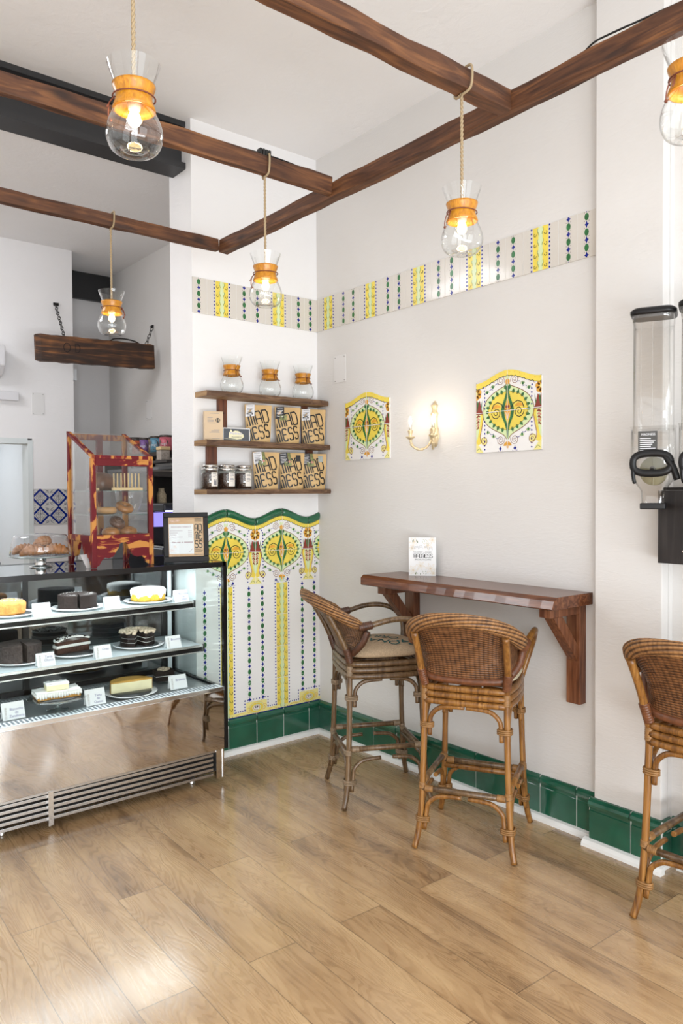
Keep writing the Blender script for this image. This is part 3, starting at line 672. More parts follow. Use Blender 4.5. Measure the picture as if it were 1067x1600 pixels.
def carafe_lamp(label, x, y, zb, zbeam, beam_y, tie=0., h=.09, w=.075, loop=True):
    T = thing('carafe_lamp', label, 'pendant lamp', (x, y, zb), tie, 'glass carafe pendant lamps'); carafe_parts(T)
    T.rotation_euler = (0, 0, tie)
    zt = zbeam-zb+.004+(0 if loop else .9)
    m = MB(); twist(m, [(0, 0, .120), (0, 0, .20), (0, 0, zt-.01)])
    Mi = Matrix.Rotation(-tie, 4, 'Z'); hw = w/2+.007
    if loop:
        lp = [(0, 0, zt-.01), (.004, -hw, zt+.004), (.008, -hw, zt+h+.002), (.012, 0, zt+h+.010), (.012, hw, zt+h+.002), (.006, hw, zt-.004), (0, 0, zt-.008)]
        m.tube([Mi @ Vector(p) for p in smoothpath(lp, 4)], .0045, 6)
    m.lathe([(.004, .135), (.011, .122), (.014, .110), (.004, .108)], 12); m.build('rope', ROPE, T)
    s = MB().lathe([(.010, .132), (.0155, .128), (.016, .112), (.014, .104), (.010, .103)], 16).build('socket', pm('socket_cream', (.7, .62, .5), .4), T)
    b = MB().lathe([(.008, .106), (.009, .100), (.0135, .092), (.0155, .082), (.0135, .072), (.007, .066), (.001, .064)], 16).build('bulb', BULB, T)
    l = point('lamp_glow', (x, y, zb+.082), 1.3, (1, .72, .42), .02); return T
carafe_lamp('largest nearest hanging carafe lamp, upper left, on a thick rope', -2.230, -2.205, 2.380, 2.845, -2.27, tie=R_(-25), loop=False)
carafe_lamp('carafe lamp hanging from the middle cross beam before the short tile band', -1.270, -1.32, 2.330, 2.862, -1.32, tie=R_(-40), h=.07, w=.034)
carafe_lamp('carafe lamp hanging in front of the long tile band above the bar table', -1.148, -2.28, 2.330, 2.845, -2.27, tie=R_(-10), h=.068, w=.056)
carafe_lamp('smallest farthest carafe lamp, hanging in front of the suspended dark board', -1.522, -.345, 2.340, 2.862, -.345, tie=R_(150), h=.062, w=.036)
carafe_lamp('carafe lamp cut off by the right edge, above the clear dispensers', -1.307, -3.109, 2.355, 2.845, -3.11, tie=R_(-20), h=.068, w=.056)
beam('cross beam out over the entrance carrying the rightmost carafe lamp', (-5.3, -3.11), (LB-.025, -3.11), .056, .068, 2.845, 5)

# ================================================================= HANGING BOARD
BURN = wood('burnt_wood', (.012, .008, .006), (.05, .02, .009), (.26, .10, .03), 0, .9, .6, .8, ring=4)
random.seed(3)
T = thing('hanging_board', 'dark scorched wooden board hanging on two chains before the recess', 'hanging board', (-.565, 2.27, 2.64))
T.rotation_euler = (0, -R_(1.6), 0)
m = MB(); n = 24; rings = []
for i in range(n+1):
    x = -.505+1.01*i/n; j = lambda k=.003: random.uniform(-k, k); e = .006 if i in (0, n) else 0
    rings.append([(x, -.022+e, 0+j()+e), (x, .022-e, 0+j()+e), (x, .022-e, .212+j()-e), (x, -.022+e, .212+j()-e)])
m.rings(rings, smooth=False); m.build('board', BURN, T)
I = Ink((0, -.026, 0), *WALLA); CH = pm('charred_black', (.008, .006, .005), .8)
I.stroke([(-.26+.026*cos(u*.314), .12+.036*sin(u*.314)) for u in range(20)], .005, CH, 1, closed=True)
I.stroke([(-.19, .084), (-.19, .156), (-.17, .154), (-.157, .138), (-.154, .12), (-.157, .102), (-.17, .086)], .005, CH, 1, closed=True)
I.build('burnt_letters', T)
IRON = pm('dark_iron', (.03, .028, .026), .5, .6)
MB().tube(smoothpath([(.11, -.01, .21), (.15, -.014, .232), (.24, -.014, .238), (.33, -.012, .226), (.37, -.01, .208)], 5), .006, 8).build('handle', IRON, T)
def chain3(name, a, b, T, pl=.046):
    a, b = Vector(a), Vector(b); d = b-a; n = int(d.length/pl); t = d.normalized(); u = t.orthogonal().normalized(); v = t.cross(u)
    m = MB()
    for i in range(n):
        c = a+d*(i+.5)/n; w = u if i % 2 else v; L = d.length/n*.66
        P = [c+t*(L*.45+.0)*(1 if abs(k-3) <= 3 and k <= 6 else -1)*0+t*L*cos(2*pi*k/12)+w*.013*sin(2*pi*k/12) for k in range(12)]
        m.tube(P+[P[0]], .0030, 5)
    m.build(name, IRON, T)
c1 = Vector((-.73, 2.785, 3.22)); c2 = Vector((-.0, 2.415, 3.06))
MI = lambda p: (Matrix.Rotation(R_(1.6), 4, 'Y') @ (Vector(p)-Vector((-.565, 2.27, 2.64))))
Cc1 = MI((-.735, 2.775, 3.21)); Cc2 = MI((-.01, 2.405, 3.05))
chain3('chain', Cc1, (-.265, .01, .208), T); chain3('chain', Cc2, (.44, .01, .208), T)
for c, ax in ((c1, 'Y'), (c2, 'X')):
    q = MI(c); m = MB(); 
    if ax == 'Y': m.box(q.x-.022, q.x+.022, q.y-.012, q.y, q.z-.012, q.z+.012); m.tube([(q.x, q.y-.01, q.z), (q.x, q.y-.03, q.z-.004)], .005, 6)
    else: m.box(q.x-.012, q.x, q.y-.02, q.y+.02, q.z-.012, q.z+.012); m.tube([(q.x-.01, q.y, q.z), (q.x-.03, q.y, q.z-.004)], .005, 6)
    m.build('wall_hook', IRON, T)

# ================================================================= WALL SHELF UNIT
RUST = wood('rustic_board', (.045, .022, .012), (.12, .062, .033), (.24, .14, .075), 0, 1.2, .7, .9, ring=7); CUTW = wood('cut_wood', (.16, .08, .03), (.30, .17, .07), (.42, .26, .12), 1, 1, .6, .3)
REDW = wood('red_brown_wood', (.055, .016, .008), (.13, .04, .018), (.22, .08, .035), 2, 1.2, .5, .3)
SH = thing('wall_shelf', 'three-tier rustic wooden wall shelf with rough front edges on the back wall', 'shelf', (-.45, 0, 1.558))
random.seed(11)
def rough_board(x0, x1, z0, z1, d, taper=(.0, .0)):
    m = MB(); n = 30; rings = []
    for i in range(n+1):
        x = x0+(x1-x0)*i/n; e = random.uniform(-.003, .003); f = random.uniform(-.002, .002)
        dd = d+e-(taper[0]*max(0, 1-i/3)+taper[1]*max(0, 1-(n-i)/3))
        rings.append([(x, -.001, z0), (x, -dd+.004, z0+f), (x, -dd, z0+(z1-z0)*.5), (x, -dd+.003, z1+f*.4), (x, -.001, z1)])
    m.rings(rings, smooth=False)
    for f_ in m.bm.faces:
        if len(f_.verts) > 4: f_.material_index = 1
        elif abs(f_.calc_center_median().z-z0) < .006 and f_.calc_center_median().y > -dd*.8: f_.material_index = 1
    return m
Z0 = 1.558
for (x0, x1, a, b, d) in ((-.437, .442, .560, .590, .150), (-.447, .446, .281, .311, .160), (-.450, .446, .002, .030, .165)):
    rough_board(x0, x1, a, b, d, (.012, .02)).build('shelf_board', [RUST, CUTW], SH)
for x0, x1, a, b in ((-.298, -.238, .311, .560), (-.375, -.308, .030, .281), (.315, .355, .311, .560), (.345, .395, .030, .281)):
    MB().box(x0, x1, -.022, -.001, a, b).build('upright', REDW, SH, bevel=.001)
MB().ball((-.262, -.024, .48), .004, 8, 6).build('screw_head', IRON, SH)
ZS = [1.588, 1.869, 2.148]

# three coffee carafes on the top board
CL = ['glass carafe with wooden collar on the top shelf board, leftmost', 'glass carafe with wooden collar on the top shelf board, in the middle', 'glass carafe with wooden collar on the top shelf board, nearest the room corner']
proto = None
for (x, y), lab in zip(((-.692, -.085), (-.425, -.085), (-.178, -.085)), CL):
    if proto is None:
        proto = thing('coffee_carafe', lab, 'carafe', (x, y, ZS[2]), R_(-88), 'carafes on the top shelf'); carafe_parts(proto, True)
    else: dup(proto, (x, y, ZS[2]), R_(-88 if x < -.3 else -95), lab)

# kraft coffee bags
KR = pm('kraft_paper', (.66, .44, .20), .6, bump=(25, .25, .01), var=(8, .12)); INK = pm('black_print', (.012, .012, .012), .5)
def bag_surface(u, v, w=.168, h=.226):
    """u,v in 0..1 -> front sheet point; bulges low, flat at the top"""
    x = (u-.5)*w*(1-.14*(1-v)**1.2); bul = .024*(1-((u-.5)*2)**2)*sin(min(1, (1-v)*1.25)*pi*.62)
    return Vector((x, -bul-.004, v*h))
LOGO = {  # thick outline letters on a 0..1 box each: lists of polylines
 'M': [[(0, 0), (0, .9), (.1, 1), (.9, 1), (1, .9), (1, 0)], [(.36, 0), (.36, .8)], [(.68, 0), (.68, .8)]],
 'A': [[(0, 0), (0, .85), (.18, 1), (.82, 1), (1, .85), (1, 0)], [(0, .42), (1, .42)]],
 'D': [[(0, 0), (0, 1), (.75, 1), (1, .82), (1, .18), (.75, 0), (0, 0)]],
 'N': [[(0, 0), (0, .85), (.18, 1), (.82, 1), (1, .85), (1, 0)], [(.5, 0), (.5, .7)]],
 'E': [[(1, .85), (.8, 1), (.2, 1), (0, .85), (0, .15), (.2, 0), (.8, 0), (1, .15)], [(0, .52), (.8, .52)]],
 'S': [[(1, .85), (.8, 1), (.2, 1), (0, .85), (0, .66), (.2, .52), (.8, .52), (1, .38), (1, .15), (.8, 0), (.2, 0), (0, .15)]]}
def logo(I, word, x, y, w, h, gap, lw, mat, rot=0, layer=3):
    cr, sr = cos(rot), sin(rot)
    for ch in word:
        ww = w*1.35 if ch == 'M' else w
        for pl_ in LOGO[ch]: I.stroke([(x*1+(px*ww)*cr-(py*h)*sr, y+(px*ww)*sr+(py*h)*cr) for px, py in pl_], lw, mat, layer)
        x += (ww+gap)*cr; y += (ww+gap)*sr
def make_bag(label, loc, rz, group, tagm, extra):
    T = thing('coffee_bag', label, 'coffee bag', loc, rz, group)
    m = MB(); m.grid(lambda u, v: bag_surface(u, v), 14, 16); 
    m.grid(lambda u, v: Vector((bag_surface(u, v).x, .022*(1-v)**.8*(1-((u-.5)*2)**4)+.0, v*.226)), 14, 16)
    bmesh.ops.remove_doubles(m.bm, verts=m.bm.verts, dist=.0006)
    # gusset sides
    for u in (0, 1): m.grid(lambda a, v, u=u: (bag_surface(u, v).lerp(Vector((bag_surface(u, v).x, .001, v*.226)), a)), 1, 16)
    m.grid(lambda u, a: bag_surface(u, 0).lerp(Vector((bag_surface(u, 0).x, .022*(1-((u-.5)*2)**4), 0)), a), 14, 1)
    m.build('pouch', KR, T)
    I = Ink((0, 0, 0), *WALLA, clip=(-.074, .082, .004, .212), base=.0015)
    old = I.F
    def F(a, b, d=0):
        v = max(0, min(1, b/.226)); w = .168*(1-.14*(1-v)**1.2); u = max(0, min(1, a/w+.5)); p = bag_surface(u, v); return Vector((a, p.y-d, b))
    I.F = F
    rt = R_(13)
    logo(I, 'MAD', -.070, .094, .034, .077, .012, .0080, INK, rt); logo(I, 'NESS', -.066, .006, .026, .075, .0115, .0080, INK, rt)
    I.build('printed_logo', T)
    # seal line and card label
    I = Ink((0, -.002, 0), *WALLA); I.F = F
    W_ = pm('label_white', (.78, .78, .8), .5); K_ = pm('label_black', (.02, .02, .025), .4); GY = pm('label_print', (.25, .25, .27), .6); GP = pm('label_photo_green', (.22, .24, .09), .5, var=(60, .6)); PKc = pm('label_photo_pink', (.6, .25, .2), .5)
    lm = W_ if tagm == 'w' else K_; tx = GY if tagm == 'w' else pm('label_white', ())
    c = I; yoff = .155
    sk = lambda a, b: (a+.08*(b-.18), b+.10*(a+.05)) if extra < 3 else (a-.10*(b-.18), b+.14*(a+.05))
    q = lambda *pp: [sk(*p) for p in pp]
    c.poly(q((-.080, yoff), (-.028, yoff), (-.028, .226), (-.080, .226)), lm, 12)
    for k in range(5): c.poly(q((-.073, .166+k*.009), (-.036-.006*(k % 2), .166+k*.009), (-.036-.006*(k % 2), .169+k*.009), (-.073, .169+k*.009)), tx, 13)
    c.text('MADNESS', sk(-.054, .218), .0085, tx, 13, rot=.08)
    if extra in (1, 3, 4, 5): c.poly(q((-.055, yoff-.012), (-.012, yoff-.012), (-.012, yoff+.016), (-.055, yoff+.016)), GP, 14)
    if extra in (3, 4, 5):
        c.poly(q((-.026, yoff+.010), (-.008, yoff+.010), (-.008, .222), (-.026, .222)), GP, 11); c.disk(sk(-.022, .168), .007, .007, PKc, 15)
    I.build('card_label', T)
    if extra in (4, 5):
        I = c = Ink((0, -.002, 0), *WALLA); I.F = F; c.poly([(.024, .172), (.056, .174), (.056, .212), (.024, .212)], K_ if extra == 4 else pm('label_silver', (.5, .56, .54), .2, .4), 8); I.build('window_patch', T)
    return T
bags = [('upper kraft coffee bag with a plain white card, left of three on the middle board', -.505, ZS[1], 'w', 0), ('upper kraft coffee bag with a black card, middle of three on the middle board', -.290, ZS[1], 'k', 1), ('upper kraft coffee bag with a white card, nearest the corner on the middle board', -.092, ZS[1], 'w', 2),
        ('lower kraft coffee bag with a white card and leaf picture, beside the bean jars', -.452, ZS[0], 'w', 3), ('lower kraft coffee bag with black card and dark window patch, middle of the bottom board', -.262, ZS[0], 'k', 4), ('lower kraft coffee bag with black card and silver patch, nearest the room corner', -.088, ZS[0], 'k', 5)]
for lab, x, z, t, e in bags: make_bag(lab, (x, -.075, z), R_(-16), 'kraft coffee bags on the wall shelf', t, e)

# bean jars
GJ = glass('jar_glass', (.94, .97, .95), .03, 1., .03, edge=.5); BEAN = pm('coffee_beans', (.045, .018, .009), .45, var=(120, .6)); STEEL = pm('brushed_steel', (.62, .60, .58), .22, 1.)
def make_jar(lab, x, lb):
    T = thing('bean_jar', lab, 'jar', (x, -.085, ZS[0]), R_(-12), 'bean jars on the bottom shelf')
    MB().lathe([(.002, .001), (.046, .001), (.049, .006), (.049, .118), (.046, .124)], 32, caps=False).build('glass', GJ, T)
    m = MB(); random.seed(int(-x*1000))
    m.lathe([(.002, .004), (.0455, .004), (.0455, .086), (.03, .096), (.002, .098)], 28, caps=False)
    for k in range(420):
        a = random.uniform(0, 2*pi); z = random.uniform(.006, .09); r = .0445
        if k > 330: r = random.uniform(0, .04); z = .093
        m.ball((r*cos(a), r*sin(a), z), .0036, 5, 4, (1, 1.3, .8))
    m.build('coffee_beans', BEAN, T)['kind'] = 'stuff'
    m = MB(); m.lathe([(.001, .142), (.044, .142), (.0475, .139), (.0475, .131), (.044, .128), (.044, .126)], 32, caps=False); m.build('lid', STEEL, T)
    MB().lathe([(.0505, .110), (.0515, .113), (.0515, .117), (.0505, .120)], 32, caps=False).build('clamp_ring', STEEL, T)
    m = MB(); m.mat(0); f = lambda u, v: Vector((.0500*sin(u), -.0500*cos(u), v))
    u0 = -.10; m.grid(lambda a, b: f(u0+.95*a, .018+b*.078), 10, 1, smooth=True); o = m.build('paper_label', pm('label_cream', (.78, .74, .68), .6), T)
    m = MB()
    for zz, w in ((.086, .5), (.078, .62), (.070, .3)) + (((.062, .5), (.054, .6), (.046, .4)) if lb else ()):
        m.grid(lambda a, b: f(u0+.15+w*a, zz+b*.0028)*1.006, 6, 1)
    if not lb: m.grid(lambda a, b: f(u0+.28+.42*a, .024+b*(.022+.014*abs(cos(a*pi*1.0))))*1.006, 8, 1)
    m.build('label_print', pm('label_print', ()), T)
make_jar('clip-top jar of coffee beans with a pictured label, leftmost on the bottom shelf', -.845, 0)
make_jar('clip-top jar of coffee beans, middle of the three on the bottom shelf', -.732, 1)
make_jar('clip-top jar of coffee beans nearest the kraft bags on the bottom shelf', -.619, 1)
# box and card on the middle board
KB = pm('kraft_box', (.62, .47, .31), .6)
T = thing('kraft_box', 'tall narrow kraft paper packet at the left end of the middle shelf board', 'packet', (-.822, -.09, ZS[1]), R_(-18))
MB().box(-.054, .054, -.018, .018, 0, .165).build('carton', KB, T, bevel=.002)
I = Ink((0, -.0185, 0), *WALLA); I.disk((.024, .115), .013, .013, INK, 1, 16); I.disk((.018, .115), .003, .009, KB, 2, 8); I.disk((.030, .115), .003, .009, KB, 2, 8)
for z, a, b in ((.152, -.02, .03), (.128, -.036, -.006), (.121, -.036, -.012), (.114, -.036, .002), (.107, -.036, .0), (.098, -.036, .01), (.058, .0, .034), (.052, -.014, .03), (.045, -.026, .034), (.010, -.01, .034)): I.rect(a, b, z, z+.0022, pm('label_print', ()), 1)
I.build('printing', T)
T = thing('framed_card', 'small framed dark card with pale yellow lettering on the middle shelf board', 'framed card', (-.675, -.10, ZS[1]), R_(-10))
MB().box(-.085, .085, -.004, .004, 0, .078).build('white_frame', pm('frame_white', (.75, .75, .75), .4), T)
I = Ink((0, -.0045, 0), *WALLA); DG = pm('card_dark_grey', (.07, .08, .095), .3); I.rect(-.079, .079, .005, .073, DG, 1)
PY = pm('card_pale_yellow', (.8, .75, .5), .5); PB = pm('card_lilac', (.35, .38, .75), .5)
I.poly([(-.05, .018), (-.047, .045), (-.034, .070), (-.024, .055), (-.008, .062), (.012, .060), (.03, .05), (.044, .040), (.046, .026), (.03, .014), (0, .012)], PY, 2)
I.text('Madness', (-.002, .046), .022, PB, 3); I.text('MADNESS', (.0, .024), .014, DG, 3); I.stroke([(-.078, .016), (-.05, .012), (-.01, .009), (.03, .016)], .0015, PY, 3)
I.build('card_face', T)

# cover plates painted over
CP = pm('painted_cover', (.76, .745, .735), .6)
def plate(lab, o, UV, w, h):
    T = thing('cover_plate', lab, 'cover plate', o); I = Ink((0, 0, 0), *UV); F = lambda a, b, d: I.U*a+I.V*b+I.N*d
    MB().prism([(0, 0), (w, 0), (w, h), (0, h)], F, .0005, .004).build('plate', CP, T, bevel=.001)
    m = MB()
    for a in (.012, w-.012):
        for b in (.012, h-.012): m.ball(F(a, b, .004), .0035, 8, 6)
    m.build('screws', pm('dull_screw', (.25, .23, .22), .5), T)
plate('blank painted cover plate on the right wall near the room corner', (0, -.18, 2.255), WALLB, .115, .17)
plate('blank painted cover plate on the kitchen wall above the blue tiles', (-.945, 2.785, 2.25), WALLA, .105, .19)
plate('blank cover plate on the grey wall inside the recess, under the hanging board', (0, 2.56, 2.24), WALLB, .12, .18)

# ================================================================= BAR TABLE + CARD
TABW = wood('table_wood', (.05, .014, .006), (.13, .042, .016), (.24, .09, .036), 1, 1., .22, .15, knots=False)
ET = thing('wall_bar_table', 'long dark wooden wall-mounted bar table with two braced brackets', 'bar table', (0, -1.40, 0))
prof = [(-.002, 1.112), (-.272, 1.112), (-.290, 1.096), (-.306, 1.062), (-.300, 1.058), (-.002, 1.058)]
m = MB(); n = 20; random.seed(5); rings = []
for i in range(n+1):
    y = .62-1.245*i/n; e = random.uniform(-.002, .002)
    rings.append([(x+(e if j in (1, 2, 3, 4) else 0), y+(.018 if i == 0 and j in (1, 2) else 0)-(.0 if j != 2 else 0), z) for j, (x, z) in enumerate(prof)])
m.rings(rings, smooth=False); m.build('tabletop', TABW, ET, bevel=.002)
BRW = wood('bracket_wood', (.06, .018, .008), (.15, .05, .02), (.27, .11, .05), 2, 1., .4, .3)
for yc in (.50, -.555):
    B = MB().box(-.05, -.002, yc-.036, yc+.036, .605, 1.058).build('bracket_post', BRW, ET, bevel=.003)
    m = MB(); m.box(-.26, -.05, yc-.03, yc+.03, 1.015, 1.058)
    m.build('bracket_arm', BRW, B, bevel=.003)
    m = MB(); F = lambda a, b, d, yc=yc: Vector((a, yc+d, b))
    m.prism([(-.05, .80), (-.05, .875), (-.165, 1.015), (-.235, 1.015)], F, -.026, .026); m.build('bracket_brace', BRW, B, bevel=.003)
T = thing('menu_card', 'white flower-bordered menu card standing on the bar table', 'menu card', (-.075, -1.028, 1.112), R_(-52))
MB().box(-.073, .073, -.0012, .0012, 0, .208).build('card', pm('card_white', (.86, .86, .86), .5), T)
MB().box(-.073, .073, -.0012, .0012, 0, .208, Matrix.Translation((0, .05, 0)) @ Matrix.Rotation(R_(12), 4, 'X')).build('card_back', pm('card_white', ()), T)
I = Ink((0, -.0013, 0), *WALLA); FLc = pm('print_peach', (.80, .68, .5), .6); LF = pm('print_leaf', (.16, .22, .12), .6); BG = pm('print_light_leaf', (.5, .55, .35), .6)
for cx, cz, r in ((-.045, .185, .026), (.03, .165, .026), (.055, .195, .02), (-.05, .03, .028), (.045, .04, .03), (-.01, .055, .024), (.06, .015, .018), (-.055, .15, .018)):
    for k in range(6):
        a = k*pi/3+cx*20; I.stroke([(cx, cz), (cx+r*.6*cos(a-.3), cz+r*.6*sin(a-.3)), (max(-.07, min(.07, cx+r*cos(a))), max(.004, min(.204, cz+r*sin(a)))), (cx+r*.6*cos(a+.3), cz+r*.6*sin(a+.3)), (cx, cz)], .0014, FLc, 2)
for cx, cz, a, l in ((-.05, .19, 1.3, .022), (-.028, .186, -1.1, .024), (-.036, .012, 1.2, .02), (-.03, .014, -.3, .014), (-.01, .010, 1.4, .014), (.02, .012, 1.3, .014)):
    dx, dz = cos(a)*l/2, sin(a)*l/2; I.poly([(cx-dx, cz-dz), (cx-dz*.3, cz+dx*.3), (cx+dx, cz+dz), (cx+dz*.3, cz-dx*.3)], LF, 3)
random.seed(9)
for k in range(26): I.disk((random.uniform(-.0, .035), random.uniform(.17, .2) if k % 2 else random.uniform(.012, .04)), .0017, .0017, BG if k % 3 else LF, 3, 5)
I.text('ROASTERY & BAKERY', (.003, .128), .0105, INK, 3); I.text('SPECIALTY COFFEE', (.003, .087), .0105, INK, 3)
x = -.047
for ch in 'MADNESS':
    for pl_ in LOGO[ch]: I.stroke([(x+p[0]*(.012 if ch != 'M' else .015), .098+p[1]*.020) for p in pl_], .0024, INK, 3)
    x += .0145 if ch != 'M' else .0175
for a, b in ((-.05, .150), (-.03, .152), (-.008, .154), (.018, .153), (.045, .148)):
    I.stroke([(a-.009, b-.008), (a-.007, b+.008), (a+.007, b+.009), (a+.009, b-.008)], .0010, pm('print_grey', (.3, .3, .33), .6), 3); I.stroke([(a-.006, b), (a+.006, b+.001)], .001, pm('print_grey', ()), 3)
I.build('printing', T)

# ================================================================= SCONCE
T = thing('wall_sconce', 'ornate cream and brass two-arm candle wall light, lit, on the right wall', 'wall light', (0, -1.055, 1.79))
IV = pm('ivory_brass', (.72, .58, .36), .4, .45, bump=(80, .4, .002), var=(40, .25))
m = MB(); N2 = 20
pr = [(.004, .02), (.018, .03), (.022, .05), (.03, .065), (.033, .085), (.025, .10), (.030, .115), (.020, .130), (.017, .165), (.019, .185), (.026, .20), (.017, .212), (.015, .225), (.020, .24), (.024, .246), (.014, .252), (.009, .262), (.004, .27)]
m.lathe(pr, N2, fn=lambda a, r, z: (r*(1+.06*cos(6*a)), z)); 
for v in m.bm.verts: v.co.x = min(v.co.x, .0)*.95-.001 if v.co.x < 0 else -.001; 
m.build('backplate', IV, T)
for sg in (1, -1):
    m = MB(); P = smoothpath([(-.02, sg*.004, .075), (-.032, sg*.010, .04), (-.05, sg*.03, .014), (-.075, sg*.055, .008), (-.098, sg*.078, .028), (-.105, sg*.086, .062)], 6)
    m.tube(P, [.0062+.0012*sin(i*1.4) for i in range(len(P))], 8); m.ball((-.10, sg*.082, .035), .009, 8, 6)
    A = m.build('arm', IV, T)
    c = (-.105, sg*.086, 0)
    MB().lathe([(.004, .058), (.010, .062), (.024, .072), (.026, .077), (.012, .076), (.007, .078), (.010, .092), (.012, .098), (.0145, .108), (.0145, .111), (.008, .112)], 20, c).build('drip_pan', IV, A)
    MB().lathe([(.0075, .110), (.0075, .140), (.004, .141)], 14, c).build('candle_sleeve', pm('dull_silver', (.5, .47, .42), .35, .6), A)
    MB().lathe([(.003, .140), (.008, .150), (.0095, .162), (.006, .176), (.001, .188)], 12, c).build('bulb', emit('sconce_bulb', (1, .86, .66), 25), A)
    point('sconce_glow', (-.115, -1.055+sg*.086, 1.79+.165), .75, (1, .84, .62), .015)
# ================================================================= RATTAN BAR STOOLS
def cane(name, dark, mid, light): return wood(name, dark, mid, light, 2, 1.6, .3, .15, ring=5)
CANE_H = cane('honey_cane', (.09, .032, .007), (.24, .102, .022), (.40, .195, .052)); CANE_G = cane('grey_brown_cane', (.045, .023, .010), (.125, .072, .033), (.235, .15, .078))
WRAP_H = pm('wrap_red_brown', (.15, .052, .020), .4, var=(50, .4)); WRAP_G = pm('wrap_dark', (.085, .034, .018), .4, var=(50, .4)); BIND_H = pm('bind_honey', (.28, .14, .045), .45, var=(60, .35)); BIND_G = pm('bind_grey', (.24, .17, .105), .45, var=(60, .35))
WV_H = weave('wicker_brown', (.04, .014, .005), (.25, .11, .042), 50, 95, .5, .65); WV_G = weave('wicker_dark', (.035, .014, .006), (.22, .11, .05), 50, 95, .5, .65); RIM_M = weave('wicker_rim', (.045, .016, .006), (.40, .20, .075), 1, 60, .8, .25)
BURL = pm('burlap', (.42, .31, .20), .9, bump=(260, .8, .002), var=(180, .25)); CREAM = pm('cream_cushion', (.62, .54, .38), .9, bump=(220, .5, .002), var=(120, .15)); TEAL = pm('teal_print', (.008, .085, .085), .8)
def ringband(m, a, b, r, n=4):
    """wrapped binding: several thin rings between a and b"""
    a, b = Vector(a), Vector(b); P, rr = [], []
    for i in range(n*4+1):
        P.append(a+(b-a)*i/(n*4)); rr.append(r*(1+.07*abs(sin(i*pi/4))))
    m.tube(P, rr, 10)
def make_stool(label, cane_m, wrap, bind, wv, cush, text=False):
    T = thing('rattan_bar_stool', label, 'bar stool', (0, 0, 0), 0, 'rattan bar stools'); rl = .0135
    LEG = [(.184, .178, .735), (.187, .181, .55), (.192, .186, .35), (.198, .192, .2), (.205, .199, .11), (.215, .207, .05), (.227, .217, .004)]
    def legp(sx, sy, z):
        for a, b in zip(LEG, LEG[1:]):
            if b[2] <= z <= a[2]: t = (a[2]-z)/(a[2]-b[2]); return Vector((sx*(a[0]+(b[0]-a[0])*t), sy*(a[1]+(b[1]-a[1])*t), z))
        return Vector((sx*LEG[0][0], sy*LEG[0][1], z))
    for sx in (-1, 1):
        for sy in (-1, 1):
            m = MB(); m.tube([(sx*a, sy*b, c) for a, b, c in smoothpath(LEG, 3)], [rl*(1+.03*sin(i*2.2)) for i in range(len(LEG)*3-2)], 12); L_ = m.build('leg', cane_m, T)
            for z in (.275,):
                m = MB(); ringband(m, legp(sx, sy, z-.013), legp(sx, sy, z+.013), rl*1.14); m.build('cane_binding', bind, L_)
            m = MB(); ringband(m, legp(sx, sy, .655), legp(sx, sy, .705), rl*1.12, 6); m.build('cane_binding', bind, L_)
    # sides: (start corner, end corner, outward)
    sides = [((-1, -1), (-1, 1)), ((-1, 1), (1, 1)), ((1, 1), (1, -1)), ((1, -1), (-1, -1))]
    for i, (a, b) in enumerate(sides):
        m = MB()
        for z in (.652, .682, .712):
            p, q = legp(a[0], a[1], z), legp(b[0], b[1], z); mid = (p+q)/2; out = Vector((mid.x, mid.y, 0)).normalized()
            bow = .018 if i != 0 else .008
            m.tube([p.lerp(q, t)*(1)+out*bow*sin(pi*t) for t in [k/10 for k in range(11)]], .0148, 10)
        m.build('seat_rail', cane_m, T)
        # corner braces below the seat and below the foot ring
        for zt, zb, fr in ((.628, .50, .36), (.236, .085, .36)):
            for s, e in ((a, b), (b, a)):
                p0, p1 = legp(s[0], s[1], zb), legp(s[0], s[1], zt-.06); q = legp(e[0], e[1], zt); p2 = legp(s[0], s[1], zt); d = (q-p2).normalized()
                P = [p0+d*.025, p1+d*.026-Vector((0, 0, .01)), p1+d*.032+Vector((0, 0, .02)), p2+d*.058-Vector((0, 0, .012)), p2+d*.095, p2+d*(.175 if i % 2 == 0 else .165)+Vector((0, 0, .004))]
                MB().tube(smoothpath(P, 4), .0105, 8).build('corner_brace', cane_m, T)
                m = MB(); c = (p0+Vector((0, 0, .045))); lp = legp(s[0], s[1], c.z); w = (lp+c+d*.025)/2
                m.tube([lp-d*.016, lp-d*.016], .001, 3) if False else None
                out = Vector((-(d.y), d.x, 0))
                for dz in (-.008, 0, .008):
                    P = [lp+d*(.012+.029*cos(u))+out*.018*sin(u)+Vector((0, 0, dz)) for u in [k*pi/8 for k in range(17)]]
                    m.tube(P, .0042, 6)
                m.build('brace_binding', bind, T)
    # foot ring
    for i, (a, b) in enumerate(sides):
        z = .262 if i % 2 == 0 else .290
        m = MB(); m.tube([legp(a[0], a[1], z), legp(b[0], b[1], z)], .0135, 12); m.build('footrest_bar', CANE_G if (not text and i % 2 == 0) or (not text and i == 1) else cane_m, T)
        p, q = legp(a[0], a[1], z), legp(b[0], b[1], z); d = (q-p).normalized(); m = MB(); ringband(m, p+d*.014, p+d*.05, .0152, 5); m.build('cane_binding', bind, T); m = MB(); ringband(m, q-d*.05, q-d*.014, .0152, 5); m.build('cane_binding', bind, T)
    MB().tube([legp(1, 1, .234), legp(1, -1, .234)], .0135, 12).build('footrest_bar', cane_m, T)
    # cushion
    m = MB(); nn = 40
    def ce(u, v):   # superellipse pillow
        a = u*2*pi; ph = (v-.5)*pi; e = .62
        f = lambda w, k: (abs(w)**k)*(1 if w >= 0 else -1)
        return Vector((.008+.212*f(cos(a), e)*f(cos(ph), .55), .206*f(sin(a), e)*f(cos(ph), .55), .753+(.052 if ph > 0 else .022)*f(sin(ph), .9)))
